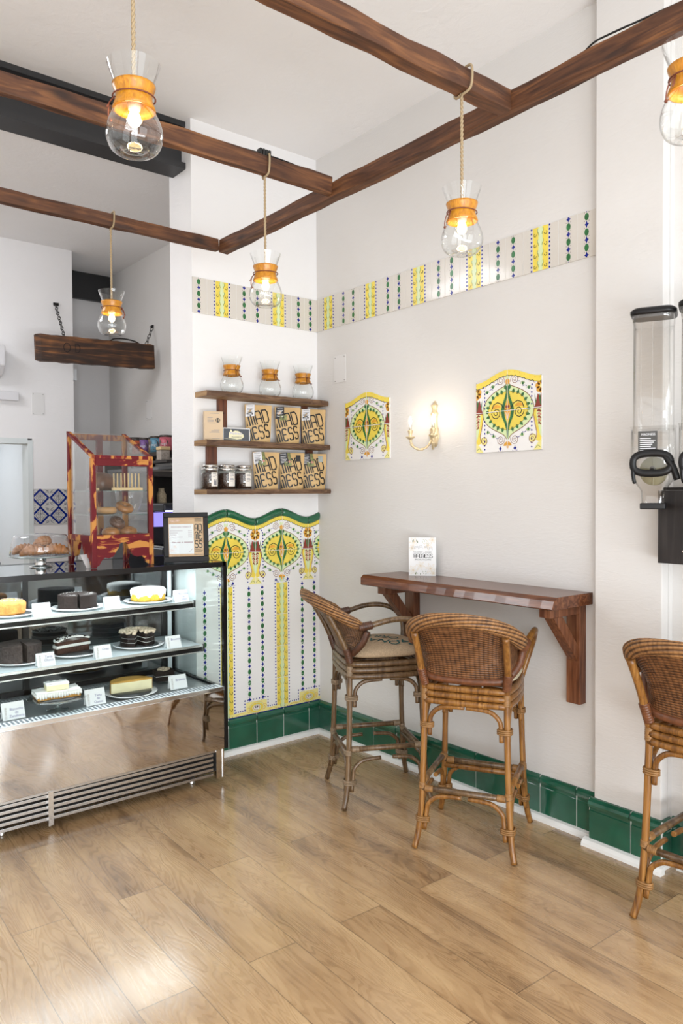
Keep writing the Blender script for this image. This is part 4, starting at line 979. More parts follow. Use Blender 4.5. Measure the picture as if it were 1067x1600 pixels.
    m.grid(ce, nn, 14); bmesh.ops.remove_doubles(m.bm, verts=m.bm.verts, dist=.0005); C_ = m.build('seat_cushion', cush, T)
    if text:
        I = Ink((0, 0, 0), (1, 0, 0), (0, 1, 0), clip=(-.165, .185, -.172, .172)); cf = lambda x, y: .753+.052*max(0., 1-(abs(x-.008)/.218)**3.4-(abs(y)/.212)**3.4)**.45
        I.F = lambda a, b, d=0: Vector((a, b, cf(a, b)+.0022+d))
        I.text('ONACYM', (-.045, -.035), .088, TEAL, 1, rot=R_(140), sx=.9); I.text('ORIUM', (.025, .030), .078, TEAL, 1, rot=R_(140), sx=.9); I.disk((.088, -.098), .008, .008, TEAL, 1); I.text('MA', (.145, -.125), .08, TEAL, 1, rot=R_(140))
        I.mb.bm.faces.ensure_lookup_table(); I.build('printed_lettering', C_)
    # back posts
    for sy in (-1, 1):
        MB().tube(smoothpath([(-.184, sy*.178, .70), (-.196, sy*.186, .76), (-.238, sy*.190, .86), (-.298, sy*.194, .968)], 4), .0150, 12).build('back_post', cane_m, T)
        m = MB(); ringband(m, (-.184, sy*.178, .722), (-.206, sy*.190, .795), .0185, 8); m.build('post_wrapping', wrap, T)
    # rim
    rim = [(-.115, -.236, .900), (-.165, -.241, .922), (-.235, -.228, .960), (-.305, -.188, 1.000), (-.358, -.115, 1.030), (-.380, 0, 1.042)]
    rim = rim+[(a, -b, c) for a, b, c in rim[-2::-1]]
    RP = smoothpath(rim, 6); nR = len(RP)
    m = MB(); uvl = None; nseg = 44; m.uvl = m.bm.loops.layers.uv.new('UVMap'); rings = []; acc = 0
    for i, p in enumerate(RP):
        t = (RP[min(i+1, nR-1)]-RP[max(i-1, 0)]).normalized(); o_ = Vector((p.x+.02, p.y, 0)).normalized(); o_ = (o_-t*o_.dot(t)).normalized(); b_ = t.cross(o_); k = min(1, (min(i, nR-1-i)+2)/9)
        if i: acc += (RP[i]-RP[i-1]).length
        q_ = lambda j: (.94+.13*abs(sin(pi*(11*j/nseg+9*acc))))*k
        rings.append([m.bm.verts.new(p+(o_*cos(2*pi*j/nseg)*.019+b_*sin(2*pi*j/nseg)*.029+o_*.006*sin(2*pi*j/nseg))*q_(j)) for j in range(nseg)])
    acc = 0
    for i in range(nR-1):
        L_ = (RP[i+1]-RP[i]).length
        for j in range(nseg):
            f = m.face([rings[i][j], rings[i][(j+1) % nseg], rings[i+1][(j+1) % nseg], rings[i+1][j]], True)
            for l, (a, b) in zip(f.loops, ((acc, j), (acc, j+1), (acc+L_, j+1), (acc+L_, j))): l[m.uvl].uv = (11*b/nseg+9*a, a)
        acc += L_
    m.face(rings[0]); m.face(rings[-1]); m.build('wicker_rim', RIM_M, T)
    # panel
    bot = [(-.108, -.232, .882), (-.128, -.222, .828), (-.158, -.192, .782), (-.176, -.158, .758), (-.190, -.085, .752), (-.194, 0, .750)]
    bot = bot+[(a, -b, c) for a, b, c in bot[-2::-1]]; BP = smoothpath(bot, 6)
    def pan(u, v):
        i = u*(nR-1); k = min(int(i), nR-2); f = i-k; tp = RP[k].lerp(RP[k+1], f); bp = BP[k].lerp(BP[k+1], f); p = bp.lerp(tp, v); o_ = Vector((p.x+.05, p.y, 0)).normalized(); return p-o_*(.020*sin(pi*v)+.012*v)
    m = MB(); m.grid(pan, nR-1, 14, uv=(.86, .29)); m.build('wicker_back', wv, T, solid=.006)
    m = MB(); m.tube(BP, [.0165*(1+.06*abs(sin(i*1.6))) for i in range(len(BP))], 10); m.build('back_lower_band', wrap, T)
    # arms
    for sy in (-1, 1):
        P = [(-.15, sy*.243, .905), (-.09, sy*.246, .916), (0, sy*.256, .938), (.09, sy*.256, .940), (.165, sy*.246, .915), (.205, sy*.230, .86), (.208, sy*.208, .79), (.188, sy*.182, .70)]
        MB().tube(smoothpath(P, 5), .0140, 12).build('arm', cane_m, T)
        m = MB(); ringband(m, (-.155, sy*.244, .905), (-.088, sy*.246, .917), .0200, 6); m.build('arm_wrapping', wrap, T)
    return T
sA = make_stool('grey-brown rattan bar stool with printed burlap cushion, nearest the room corner', CANE_G, WRAP_G, BIND_G, WV_G, BURL, True); sA.location = (-.372, -.985, 0); sA.rotation_euler = (0, 0, R_(-26.7))
sB = make_stool('honey-coloured rattan bar stool with cream cushion pulled up to the middle of the bar table', CANE_H, WRAP_H, BIND_H, WV_H, CREAM); sB.location = (-.382, -1.662, 0); sB.rotation_euler = (0, 0, R_(28.8))
sC = dup(sB, (-.222, -2.694, 0), R_(2), 'honey-coloured rattan bar stool cut off by the right edge, in front of the pier')

# ================================================================= DISPLAY CASE
def milk_glass():
    m = bpy.data.materials.new('lit_shelf_glass'); m.use_nodes = True; nt = m.node_tree; nt.nodes.clear(); N = nt.nodes.new; L = nt.links.new
    t = N('ShaderNodeBsdfTransparent'); t.inputs[0].default_value = (.86, .93, .93, 1); d = N('ShaderNodeBsdfDiffuse'); d.inputs[0].default_value = (.85, .9, .92, 1); tr = N('ShaderNodeBsdfTranslucent'); tr.inputs[0].default_value = (.85, .9, .92, 1); g = N('ShaderNodeBsdfGlossy'); g.inputs['Roughness'].default_value = .06
    a = N('ShaderNodeMixShader'); a.inputs[0].default_value = .5; L(d.outputs[0], a.inputs[1]); L(tr.outputs[0], a.inputs[2]); b = N('ShaderNodeMixShader'); b.inputs[0].default_value = .58; L(t.outputs[0], b.inputs[1]); L(a.outputs[0], b.inputs[2])
    c = N('ShaderNodeMixShader'); c.inputs[0].default_value = .08; L(b.outputs[0], c.inputs[1]); L(g.outputs[0], c.inputs[2]); o = N('ShaderNodeOutputMaterial'); L(c.outputs[0], o.inputs[0]); return m
def case_steel():
    m, nt, b = newmat('polished_steel_front'); L = nt.links.new; N = nt.nodes.new
    b.inputs['Base Color'].default_value = (.66, .635, .61, 1); b.inputs['Metallic'].default_value = 1; b.inputs['Roughness'].default_value = .035
    tc = N('ShaderNodeTexCoord'); n = N('ShaderNodeTexNoise'); n.inputs['Scale'].default_value = 2.6; n.inputs['Detail'].default_value = 1; L(tc.outputs['Object'], n.inputs['Vector'])
    bp = N('ShaderNodeBump'); bp.inputs['Strength'].default_value = .6; bp.inputs['Distance'].default_value = .02; L(n.outputs['Fac'], bp.inputs['Height']); L(bp.outputs[0], b.inputs['Normal']); return m
STF = case_steel(); CHR = pm('chrome', (.75, .75, .74), .12, 1.); DKS = pm('dark_steel', (.10, .10, .10), .3, .8); BGL = pm('black_gloss', (.010, .009, .009), .18, spec=.3)
CGL = glass('case_glass', (.96, .985, .98), .01, .5, -.025); TGL = glass('top_glass', (.45, .50, .52), .01, 1.1, .12); SGL = milk_glass()
DC = thing('display_case', 'refrigerated glass cake display case with polished steel front', 'display case', (-1.8, 0, 0))
XL, XR, YF, YB = -.95, .880, -.375, .265     # local x (origin -1.8)
m = MB(); m.box(XL, XR-.012, YF, YF+.02, .185, .502); m.build('front_panel', STF, DC, bevel=.002)
m = MB(); m.box(XL, XR, YF+.004, YF+.05, .502, .520); m.build('front_sill', CHR, DC)
m = MB(); m.box(XR-.012, XR+.008, YF-.004, YB, .185, 1.197); 
# side panel with an opening for the side glass: frame built from four bars
m.bm.free(); m = MB(); m.box(XR-.012, XR+.008, YF-.004, YB, .185, .515); m.box(XR-.012, XR+.008, YF-.004, YF+.022, .515, 1.197); m.box(XR-.012, XR+.008, YB-.03, YB, .515, 1.197); m.box(XR-.012, XR+.008, YF+.022, YB-.03, 1.165, 1.197)
m.build('side_frame', BGL, DC)
MB().box(XR-.006, XR-.001, YF+.02, YB-.03, .515, 1.168).build('side_glass', CGL, DC)
MB().box(XL, XR-.012, YF, YF+.006, .520, 1.175).build('front_glass', CGL, DC)
m = MB(); m.box(XL, XR, YF-.004, YF+.012, 1.175, 1.197); m.box(XL, XR, YB-.06, YB, 1.165, 1.197); m.box(XL, XR, YF-.002, YF+.03, 1.170, 1.176); m.build('top_frame', BGL, DC)
MB().box(XL, XR, YF+.012, YB-.06, 1.188, 1.196).build('top_glass', TGL, DC)
m = MB(); m.box(XL, XR-.012, YF+.05, YB-.02, .478, .502); m.build('deck', pm('deck_steel', (.50, .52, .53), .3, .6), DC)
m = MB()
for i in range(90): 
    x = XL+.01+i*.0202; 
    if x < XR-.03: m.box(x, x+.009, YF+.022, YF+.075, .5205, .5225)
m.mat(1); m.box(XL, XR-.012, YF+.006, YF+.085, .503, .5203); m.build('air_vent', [pm('vent_slot', (.16, .18, .2), .4), pm('vent_white', (.78, .80, .82), .4)], DC)
m = MB()
for i in range(100):
    x = XL+.01+i*.0181
    if x < XR-.05: m.box(x, x+.008, YB-.135, YB-.095, .5025, .504)
m.build('rear_vent', pm('vent_white', ()), DC)
# rear sliding doors
m = MB()
for x in (XL, -.16, .0, XR-.085): m.box(x, x+.03, YB-.055, YB-.03, .50, 1.165)
m.box(XL, XR-.05, YB-.055, YB-.03, .50, .53); m.box(XL, XR-.05, YB-.055, YB-.03, 1.14, 1.165); m.build('rear_door_frame', BGL, DC)
MB().box(XL, XR-.07, YB-.045, YB-.040, .53, 1.14).build('rear_door_glass', glass('rear_glass', (.34, .38, .4), .04, .9, .08), DC)
m = MB(); m.box(XR-.052, XR-.028, YB-.06, YB-.035, .503, 1.165); m.build('shelf_standard', pm('standard_white', (.72, .75, .76), .35), DC)
for z, yf in ((.955, -.085), (.722, -.185)):
    Sx = MB().box(XL, XR-.035, yf, YB-.06, z-.006, z).build('glass_shelf', SGL, DC)
    m = MB(); m.box(XL, XR-.035, yf-.004, yf+.002, z-.010, z+.003); m.mat(1); m.box(XL, XR-.035, yf+.002, yf+.018, z-.034, z-.008); m.mat(0); m.box(XL, XR-.035, yf-.001, yf+.02, z-.040, z-.034); m.build('shelf_edge_trim', [pm('trim_silver', (.66, .67, .66), .25, .8), BGL], Sx)
    m = MB(); m.box(XR-.04, XR-.03, yf, YB-.04, z-.03, z-.008); m.box(XR-.036, XR-.026, yf-.006, yf+.006, z-.035, z+.006); m.build('shelf_bracket', DKS, Sx)
    lx = emit('shelf_led', (.85, .95, 1), 3.0); MB().box(XL+.02, XR-.08, yf+.024, yf+.034, z-.016, z-.010).build('led_and_glint_strip', lx, Sx)
m = MB()
for i in range(70):
    x = XL+.02+i*.0255
    if x < XR-.06:
        m.box(x, x+.013, YF+.10, YF+.107, 1.178, 1.182); m.box(x+.004, x+.017, YF+.15, YF+.157, 1.178, 1.182)
m.build('led_and_glint_strip', emit('led_reflection_dashes', (.9, .96, 1), 7), DC)  # glowing dashes stand in for LED reflections on the top glass
# base grille
m = MB()
for z in (.045, .073, .099, .125, .151): m.box(XL, XR-.075, YF+.012, YF+.022, z, z+.0145)
m.box(XL, XR-.06, YF+.006, YF+.022, .172, .184); m.build('grille', pm('grille_steel', (.55, .54, .53), .25, .95), DC, bevel=.001)
m = MB(); m.box(XL, XR-.03, YF+.06, YF+.07, .05, .18); m.build('grille_backing', pm('grille_dark', (.02, .02, .022), .5), DC)
m = MB(); m.box(XR-.062, XR-.052, YF+.002, YF+.024, .028, .182); m.box(XR-.052, XR-.014, YF+.008, YF+.012, .028, .182); m.box(XR-.022, XR-.014, YF+.002, YF+.024, .028, .182); m.build('grille_post', CHR, DC); m = MB(); m.box(-.07, -.06, YF-.002, YF+.02, .022, .182); m.box(-.06, -.045, YF+.002, YF+.02, .022, .182); m.build('grille_post', CHR, DC)
for x in (.72, -.25, -.85):
    MB().lathe([(.018, 0), (.02, .004), (.016, .012), (.016, .06)], 16, (x, YF+.10, 0)).build('foot', CHR, DC)
MB().box(XL, XR-.02, YF+.07, YB, .05, .475).build('base_cabinet', pm('base_grey', (.25, .25, .25), .5), DC)

# ---- plates and cakes
PLT = pm('white_plate', (.82, .82, .82), .15, coat=.4); MAT_ = pm('slate_board', (.035, .035, .035), .35)
def plate_(lab, x, y, z, r=.13, dark=True):
    T = thing('cake_plate', lab, 'plate', (x, y, z)); MB().lathe([(.001, .003), (r*.6, .003), (r*.62, 0), (r*.7, 0), (r*.98, .012), (r, .014), (r*.97, .017), (r*.72, .007), (.001, .007)], 40, caps=False).build('dish', PLT, T)
    if dark: MB().lathe([(.001, .0075), (r*.78, .0095), (r*.78, .0125), (.001, .0125)], 36, caps=False).build('cake_board', MAT_, T)
    return T
def cakemat(n, c, sc=60, am=.35, b=.6): return pm(n, c, .75, spec=.15, bump=(sc, b, .006), var=(sc*.7, am))
CHO = cakemat('chocolate_glaze', (.018, .011, .009)); SPG = cakemat('orange_sponge', (.52, .22, .055)); YSP = cakemat('yellow_sponge', (.70, .42, .06)); ICE = pm('white_icing', (.84, .83, .80), .45, bump=(20, .1, .003)); CSP = cakemat('chocolate_sponge', (.075, .035, .025), 90); CRM = pm('cream_filling', (.80, .77, .72), .5, bump=(60, .4, .004)); CHS = cakemat('cheesecake', (.84, .75, .48), 20, .08, .2); CHT = cakemat('cheesecake_crust', (.62, .34, .08), 14, .3, .2); NUT = cakemat('chopped_nuts', (.58, .46, .33), 80, .3); SUG = pm('sugar_dust', (.75, .72, .7), .9); MSG = cakemat('muddy_grey_frosting', (.06, .045, .040), 120, .4); GSP = cakemat('golden_crumb', (.50, .25, .06)); PCR = pm('pale_cream_sponge', (.80, .74, .46), .7, bump=(90, .4, .003), var=(60, .12))
def lumpy(r, z, a, k=.03): return r*(1+k*sin(3*a+z*40)+k*.6*sin(7*a+1.3)), z
def sector(m, r, z0, z1, a0, a1, n=20, dome=0., j=0.):
    """slab of cake between two angles"""
    A = [a0+(a1-a0)*i/n for i in range(n+1)]; f = lambda k, zz, a: Vector((r*k*(1+j*sin(9*a))*cos(a), r*k*(1+j*sin(9*a))*sin(a), zz))
    B, Tt = [m.bm.verts.new(f(1, z0, a)) for a in A], [m.bm.verts.new(f(1, z1, a)) for a in A]; Md = [m.bm.verts.new(f(.55, z1+dome*.75, a)) for a in A]
    c0, c1 = m.bm.verts.new((0, 0, z0)), m.bm.verts.new((0, 0, z1+dome))
    for i in range(n):
        m.face([B[i], B[i+1], Tt[i+1], Tt[i]]); m.face([Tt[i], Tt[i+1], Md[i+1], Md[i]]); m.face([Md[i], Md[i+1], c1]); m.face([c0, B[i+1], B[i]])
    m.face([c0, B[0], Tt[0], Md[0], c1]); m.face([c1, Md[-1], Tt[-1], B[-1], c0]); return m
def crumbs(m, n, r, z, s=.006, a0=0, a1=2*pi, rz=0):
    for k in range(n):
        a = random.uniform(a0, a1); q = r*math.sqrt(random.random()); m.ball((q*cos(a), q*sin(a), z+rz*(1-q/r)+random.uniform(0, s*.6)), s*random.uniform(.5, 1), 6, 4, (1, random.uniform(.6, 1.3), .7))
random.seed(21)
G1, G2, G3 = .955, .722, .504; px_ = .0125
# top shelf
plate_('white plate under the orange sponge cake at the left edge of the top case shelf', -1.90, .055, G1, .125)
T = thing('cake', 'plain round orange sponge cake dusted with sugar, left edge of top case shelf', 'cake', (-1.915, .055, G1+px_)); MB().lathe([(.001, 0), (.078, 0), (.083, .01), (.084, .05), (.076, .062), (.04, .070), (.001, .071)], 36, caps=False, fn=lambda a, r, z: lumpy(r, z, a, .012)).build('sponge', SPG, T)
m = MB(); crumbs(m, 130, .07, .070, .0016); m.build('sugar', SUG, T)['kind'] = 'stuff'
plate_('white plate under the dark chocolate cake on the top case shelf', -1.565, .055, G1, .135)
T = thing('cake', 'dark glossy chocolate cake with a slice missing on the top case shelf', 'cake', (-1.565, .055, G1+px_)); m = MB(); sector(m, .098, 0, .068, R_(-102), R_(250), 34, .006, .01); m.build('chocolate_body', CHO, T)
m = MB(); crumbs(m, 110, .09, .0715, .0016, R_(-98), R_(246)); m.build('sugar', SUG, T)['kind'] = 'stuff'
plate_('white plate under the iced yellow ring cake on the top case shelf', -1.165, .055, G1, .135)
T = thing('cake', 'yellow ring cake with white icing dripping down, top case shelf', 'cake', (-1.165, .055, G1+px_)); ring = lambda h0, r1, h1: [(.022, h0), (r1, h0), (r1, h1*.9), (r1*.93, h1), (r1*.6, h1*1.06), (.035, h1), (.022, h1*.6), (.022, h0)]
MB().lathe(ring(0, .094, .062), 40, caps=False).build('sponge', YSP, T)
dr = lambda a: .020+.016*max(0, sin(9*a))+.010*max(0, sin(5*a+1)); MB().lathe([(.020, .058), (.034, .070), (.060, .0735), (.090, .068), (.0985, .058), (.0985, .05), (.096, .04)], 72, caps=False, fn=lambda a, r, z: (r, z if z > .045 else .060-dr(a))).build('icing', ICE, T)
# middle shelf
plate_('white plate under the frosted chocolate cake, left end of the middle case shelf', -1.87, .02, G2, .135)
T = thing('cake', 'grey-brown frosted chocolate cake, left end of middle case shelf', 'cake', (-1.875, .02, G2+px_)); sector(MB(), .105, 0, .085, R_(-85), R_(262), 34, .012, .02).build('frosted_body', MSG, T); 
plate_('white plate under the cream-filled chocolate cake on the middle case shelf', -1.592, .02, G2, .125)
T = thing('cake', 'half chocolate cake with thick white cream layers, middle case shelf', 'cake', (-1.60, .035, G2+px_), R_(0))
A0, A1 = R_(8), R_(196)
sector(MB(), .092, 0, .030, A0, A1, 20, 0, .01).build('lower_sponge', CSP, T); sector(MB(), .098, .030, .044, A0, A1, 20, 0, .03).build('cream_layer', CRM, T); sector(MB(), .090, .044, .062, A0, A1, 20, .016, .01).build('upper_sponge', CSP, T); sector(MB(), .095, .062, .070, A0, A1, 20, .016, .02).build('cream_top', CRM, T)
m = MB(); crumbs(m, 220, .088, .070, .006, A0, A1, .016); m.build('chocolate_crumbs', CHO, T)['kind'] = 'stuff'
plate_('white plate under the nut-topped chocolate cake on the middle case shelf', -1.245, .01, G2, .138)
T = thing('cake', 'chocolate cake topped with pale chopped nuts, partly cut, middle case shelf', 'cake', (-1.25, .015, G2+px_)); A0, A1 = R_(-86), R_(238)
m = MB(); 
for k, (z0, z1) in enumerate(((0, .020), (.023, .043), (.046, .068))): sector(m, .092, z0, z1, A0, A1, 26, 0, .015)
m.build('chocolate_layers', CHO, T); m = MB()
for z in (.020, .043): sector(m, .088, z, z+.003, A0, A1, 26, 0, .02)
m.build('cream_layer', CRM, T); m = MB(); crumbs(m, 330, .092, .070, .0125, A0, A1, .014); m.build('chopped_nuts', NUT, T)['kind'] = 'stuff'
# deck
GS = glass('stand_glass', (.90, .96, .95), .02, 1., .06, edge=.35)
T = thing('glass_cake_stand', 'low clear glass cake stand on the case deck, carrying the iced slab cake', 'cake stand', (-1.762, -.20, G3+.0)); MB().lathe([(.001, .002), (.050, .002), (.055, .006), (.050, .009), (.014, .012), (.010, .03), (.012, .058), (.10, .062), (.138, .066), (.142, .070), (.136, .072), (.001, .069)], 40, caps=False).build('stand', GS, T); MB().lathe([(.001, .071), (.105, .071), (.105, .074), (.001, .074)], 32, caps=False).build('cake_board', MAT_, T)
T = thing('cake', 'rectangular white-iced slab cake with a cut piece stacked on top, on the glass stand', 'cake', (-1.765, -.20, G3+.0745), R_(-6))
def slab(m, x0, x1, y0, y1, z0, z1, n=14):
    m.grid(lambda u, v: Vector((x0+(x1-x0)*u, y0+(y1-y0)*v, z1+.002*sin(u*23)*sin(v*17))), n, 8); m.box(x0, x1, y0, y1, z0, z1-.001); return m
slab(MB(), -.100, .100, -.058, .058, 0, .030).build('golden_base', GSP, T); slab(MB(), -.104, .104, -.062, .062, .017, .034).build('icing', ICE, T)
m = MB(); 
for k in range(17):
    x = -.100+k*.0125; h = random.uniform(.004, .014); m.ball((x, -.0615, .018), .0065, 6, 5, (1, .5, h/.006))
for k in range(8):
    y = -.055+k*.0155; m.ball((-.1035, y, .018), .0065, 6, 5, (.5, 1, random.uniform(.8, 2)))
m.build('icing_drips', ICE, T)
slab(MB(), -.052, .050, -.030, .034, .035, .062).build('cut_piece', PCR, T); slab(MB(), -.054, .052, -.032, .036, .060, .069).build('cut_piece_icing', ICE, T)
plate_('white oval-looking plate under the half cheesecake on the case deck', -1.352, -.13, G3, .137)
T = thing('cake', 'half baked cheesecake with golden crust, cut side to the front, on case deck', 'cake', (-1.345, -.125, G3+px_), R_(-6)); A0, A1 = R_(2), R_(178)
sector(MB(), .110, 0, .050, A0, A1, 24, 0).build('cheesecake_body', CHS, T); m = MB(); sector(m, .112, .050, .056, A0, A1, 24, .004); m.grid(lambda u, v: Vector((.1135*cos(A0+(A1-A0)*u), .1135*sin(A0+(A1-A0)*u), .056*v)), 24, 2); m.build('golden_crust', CHT, T)
T = thing('glass_plate', 'small clear glass plate at the right end of the case deck', 'plate', (-1.075, .02, G3)); MB().lathe([(.001, .003), (.05, .003), (.095, .014), (.098, .016), (.095, .018), (.05, .007), (.001, .007)], 36, caps=False).build('dish', GS, T)
T = thing('cake_slice', 'single chocolate slice with cream line and nuts on the small glass plate', 'cake slice', (-1.10, .0, G3+.008), R_(-10)); m = MB()
m.box(-.055, .050, -.03, .034, 0, .028); m.box(-.055, .050, -.03, .034, .031, .060); m.build('chocolate_layers', CHO, T); MB().box(-.053, .048, -.029, .033, .028, .031).build('cream_layer', CRM, T); m = MB(); crumbs(m, 70, .034, .060, .008, rz=.01); m.build('chopped_nuts', NUT, T)['kind'] = 'stuff'
plate_('white plate cut off at the far left of the case deck', -2.055, -.02, G3, .12)
# price tents
def tent(lab, x, y, z, lines, rz=0, w=.088, h=.066):
    T = thing('cake_label', lab, 'cake label', (x, y, z), rz, 'folded cake name cards'); F = lambda a, b, d: Vector((a, b, d))
    m = MB(); m.poly([(-w/2, -.018, 0), (w/2, -.018, 0), (w/2-.004, 0, h), (-w/2-.004, 0, h)]); m.poly([(-w/2, .018, 0), (w/2, .018, 0), (w/2-.004, 0, h), (-w/2-.004, 0, h)]); m.build('card', pm('card_paper', (.72, .72, .72), .6), T, solid=.0006, norm=False)
    I = Ink((0, -.0187, 0), (1, 0, 0), (0, .018/h, 1)); I.N = Vector((0, -1, .27)); g = pm('handwriting', (.12, .10, .25), .6); gr = pm('print_warm_grey', (.40, .36, .33), .6)
    yy = .046
    for t in lines: I.text(t, (.012, yy), .0165, g, 2); yy -= .0155
    xx = -w/2+.012
    for k in range(7):
        for pl_ in LOGO['MADNESS'[k]]: I.stroke([(xx+p[1]*-.008+.006, .056-k*.0075-p[0]*.006) for p in pl_], .0011, gr, 2)
    I.build('writing', T); return T
tent('folded name card between the orange and dark chocolate cakes, top case shelf', -1.785, -.055, G1, ['Bizcocho', 'de', 'Vainilla']); tent('folded name card between the chocolate and yellow ring cakes, top case shelf', -1.420, -.055, G1, ['Bizcocho', 'de', 'Chocolate']); tent('folded name card right of the yellow ring cake, top case shelf', -1.015, -.045, G1, ['Bizcocho', 'de', 'Limón'])
tent('folded name card right of the frosted chocolate cake, middle case shelf', -1.800, -.150, G2, ['Tarta', 'Choco']); tent('folded name card between cream-filled and nut-topped cakes, middle case shelf', -1.512, -.150, G2, ['Oreo']); tent('folded name card at the right end of the middle case shelf', -1.115, -.145, G2, ['Brownie'])
tent('folded name card at the left end of the case deck, before the slab cake', -1.985, -.255, G3+.018, ['Bizcocho', 'de', 'Zanahoria'], w=.1, h=.078); tent('folded name card between slab cake and cheesecake on the case deck', -1.600, -.265, G3+.018, ['Tarta', 'de', 'Queso'], w=.1, h=.078); tent('folded name card before the chocolate slice, right end of the case deck', -1.140, -.245, G3+.018, ['Brownie'], w=.1, h=.072)

# ================================================================= CROISSANT STAND
ZC = 1.1975
ACR = glass('acrylic_dome', (.94, .95, .97), .02, 1.15, .05, edge=.3)
T = thing('domed_cake_stand', 'steel-stemmed cake stand with a clear dome over croissants, on the display case', 'cake stand', (-1.772, -.01, ZC))
MB().lathe([(.001, 0), (.055, 0), (.058, .004), (.028, .008), (.026, .012), (.026, .048), (.03, .050)], 32, caps=False).build('stem', CHR, T)
MB().lathe([(.001, .050), (.140, .052), (.150, .056), (.150, .060), (.140, .059), (.001, .057)], 48, caps=False).build('plate', pm('smoked_plate', (.35, .4, .38), .1, .5), T)
MB().lathe([(.144, .061), (.147, .064), (.141, .11), (.131, .150), (.122, .162), (.06, .168), (.001, .169)], 48, caps=False).build('dome', ACR, T)
CRO = pm('croissant_crust', (.40, .17, .055), .5, bump=(40, .4, .004), var=(22, .45))
def croissant(lab, x, y, z, rz, s=1.):
    T = thing('croissant', lab, 'croissant', (x, y, z), rz, 'croissants under the clear dome'); m = MB(); P, r = [], []
    for i in range(37):
        u = i/36; a = (u-.5)*2.3; w = sin(pi*min(1, max(0, u)))**.7; P.append((.062*sin(a)*s, -.040*cos(a)*s+.03, .027*s*w+.004)); r.append((.006+.023*w*(.74+.36*((i*.25) % 1)))*s)
    m.tube(P, r, 14); m.build('pastry', CRO, T); return T
for a in (('croissant at the left front under the clear dome', -1.790, -.085, 15, 1.05), ('croissant at the right front under the clear dome', -1.680, -.085, -20, 1.05), ('croissant at the back left under the clear dome', -1.795, .020, 160, 1.), ('croissant at the back right under the clear dome', -1.675, .025, 190, 1.)): croissant(a[0], a[1]-.037, a[2]+.02, ZC+.061, R_(a[3]), a[4])
croissant('croissant resting on top of the others under the clear dome', -1.762, -.015, ZC+.103, R_(35), .95)
T = thing('price_card', 'white card leaning beside the red cabinet and the croissant stand', 'card', (-1.600, -.235, ZC), R_(35)); MB().box(-.035, .035, -.0007, .0007, 0, .075, Matrix.Rotation(R_(-28), 4, 'X')).build('card', pm('card_paper', (.72, .72, .72), .6), T)

# ================================================================= RED PASTRY CABINET
def distressed(nm, scl):
    m, nt, b = newmat(nm); L = nt.links.new; N = nt.nodes.new
    tc = N('ShaderNodeTexCoord'); g = N('ShaderNodeTexNoise'); g.inputs['Scale'].default_value = 5; g.inputs['Detail'].default_value = 6; mp = N('ShaderNodeMapping'); mp.inputs['Scale'].default_value = scl; L(tc.outputs['Object'], mp.inputs[0]); L(mp.outputs[0], g.inputs['Vector']); g.inputs['Distortion'].default_value = .6
    r = N('ShaderNodeValToRGB'); e = r.color_ramp.elements; e[0].position = .53; e[0].color = (.17, .003, .010, 1); e[1].position = .57; e[1].color = (.50, .22, .05, 1); k = e.new(.50); k.color = (.12, .004, .008, 1)
    L(g.outputs['Fac'], r.inputs[0]); L(r.outputs[0], b.inputs['Base Color']); b.inputs['Roughness'].default_value = .5; setin(b, 'Specular IOR Level', .25); return m
DR = distressed('distressed_red_paint', (4.5, 4.5, 1.3)); DRH = distressed('distressed_red_rail', (1.6, 4.5, 6)); CABG = glass('cabinet_glass', (.92, .93, .93), .02, .7, -.012)
CX0, CX1, CY0, CY1 = -.165, .160, -.155, .185; HB, HF, HT = .145, .545, .685
T = thing('pastry_cabinet', 'distressed red wooden pastry cabinet with sloping glass top on the display case', 'pastry cabinet', (-1.445, -.125, ZC))
w = .024
for x, y, h, lbl in ((CX0, CY0, HF, 0), (CX1-w, CY0, HF, 0), (CX0, CY1-w, HT, 0), (CX1-w, CY1-w, HT, 0)): MB().box(x, x+w, y, y+w, 0 if y < 0 else .0, h).build('corner_post', DR, T, bevel=.002)
F = lambda a, b, d: Vector((a, d, b))
def apron(xa, xb, horizontal, fix):
    # scalloped skirt
    n = 40; pts = [(xa, HB)]; L_ = xb-xa; low = []
    for i in range(n+1):
        u = i/n; v = abs(u-.5)*2
        z = .115 if v < .18 else (.112-.045*((v-.18)/.14) if v < .32 else (.067 if v < .40 else (.067-.06*((v-.40)/.18) if v < .58 else (.010 if v > .9 else .02))))
        kk = [(0, .122), (.14, .122), (.17, .092), (.26, .084), (.31, .066), (.40, .052), (.55, .046), (.70, .050), (.82, .036), (.9, .014), (1.01, .004)]
        for (p0, z0_), (p1, z1_) in zip(kk, kk[1:]):
            if p0 <= v <= p1: z = z0_+(z1_-z0_)*(v-p0)/(p1-p0)
        low.append((xa+L_*u, max(0.004, z)))
    pts = low+[(xb, HB), (xa, HB)]
    if horizontal: return MB().prism(pts, lambda a, b, d: Vector((a, fix+d, b)), 0, .014)
    return MB().prism(pts, lambda a, b, d: Vector((fix+d, a, b)), 0, .014)
apron(CX0+w, CX1-w, True, CY0+.004).build('front_apron', DRH, T); apron(CY0+w, CY1-w, False, CX0+.004).build('side_apron', DR, T); apron(CY0+w, CY1-w, False, CX1-.018).build('side_apron', DR, T)
MB().box(CX0+w, CX1-w, CY0, CY0+.018, HB-.012, HB+.018).build('front_rail', DRH, T, bevel=.001)
MB().box(CX0+w, CX1-w, CY0, CY0+.020, HF-.038, HF).build('front_rail', DRH, T, bevel=.001)
MB().box(CX0+w, CX1-w, CY1-.02, CY1, HT-.03, HT).build('back_rail', DR, T)
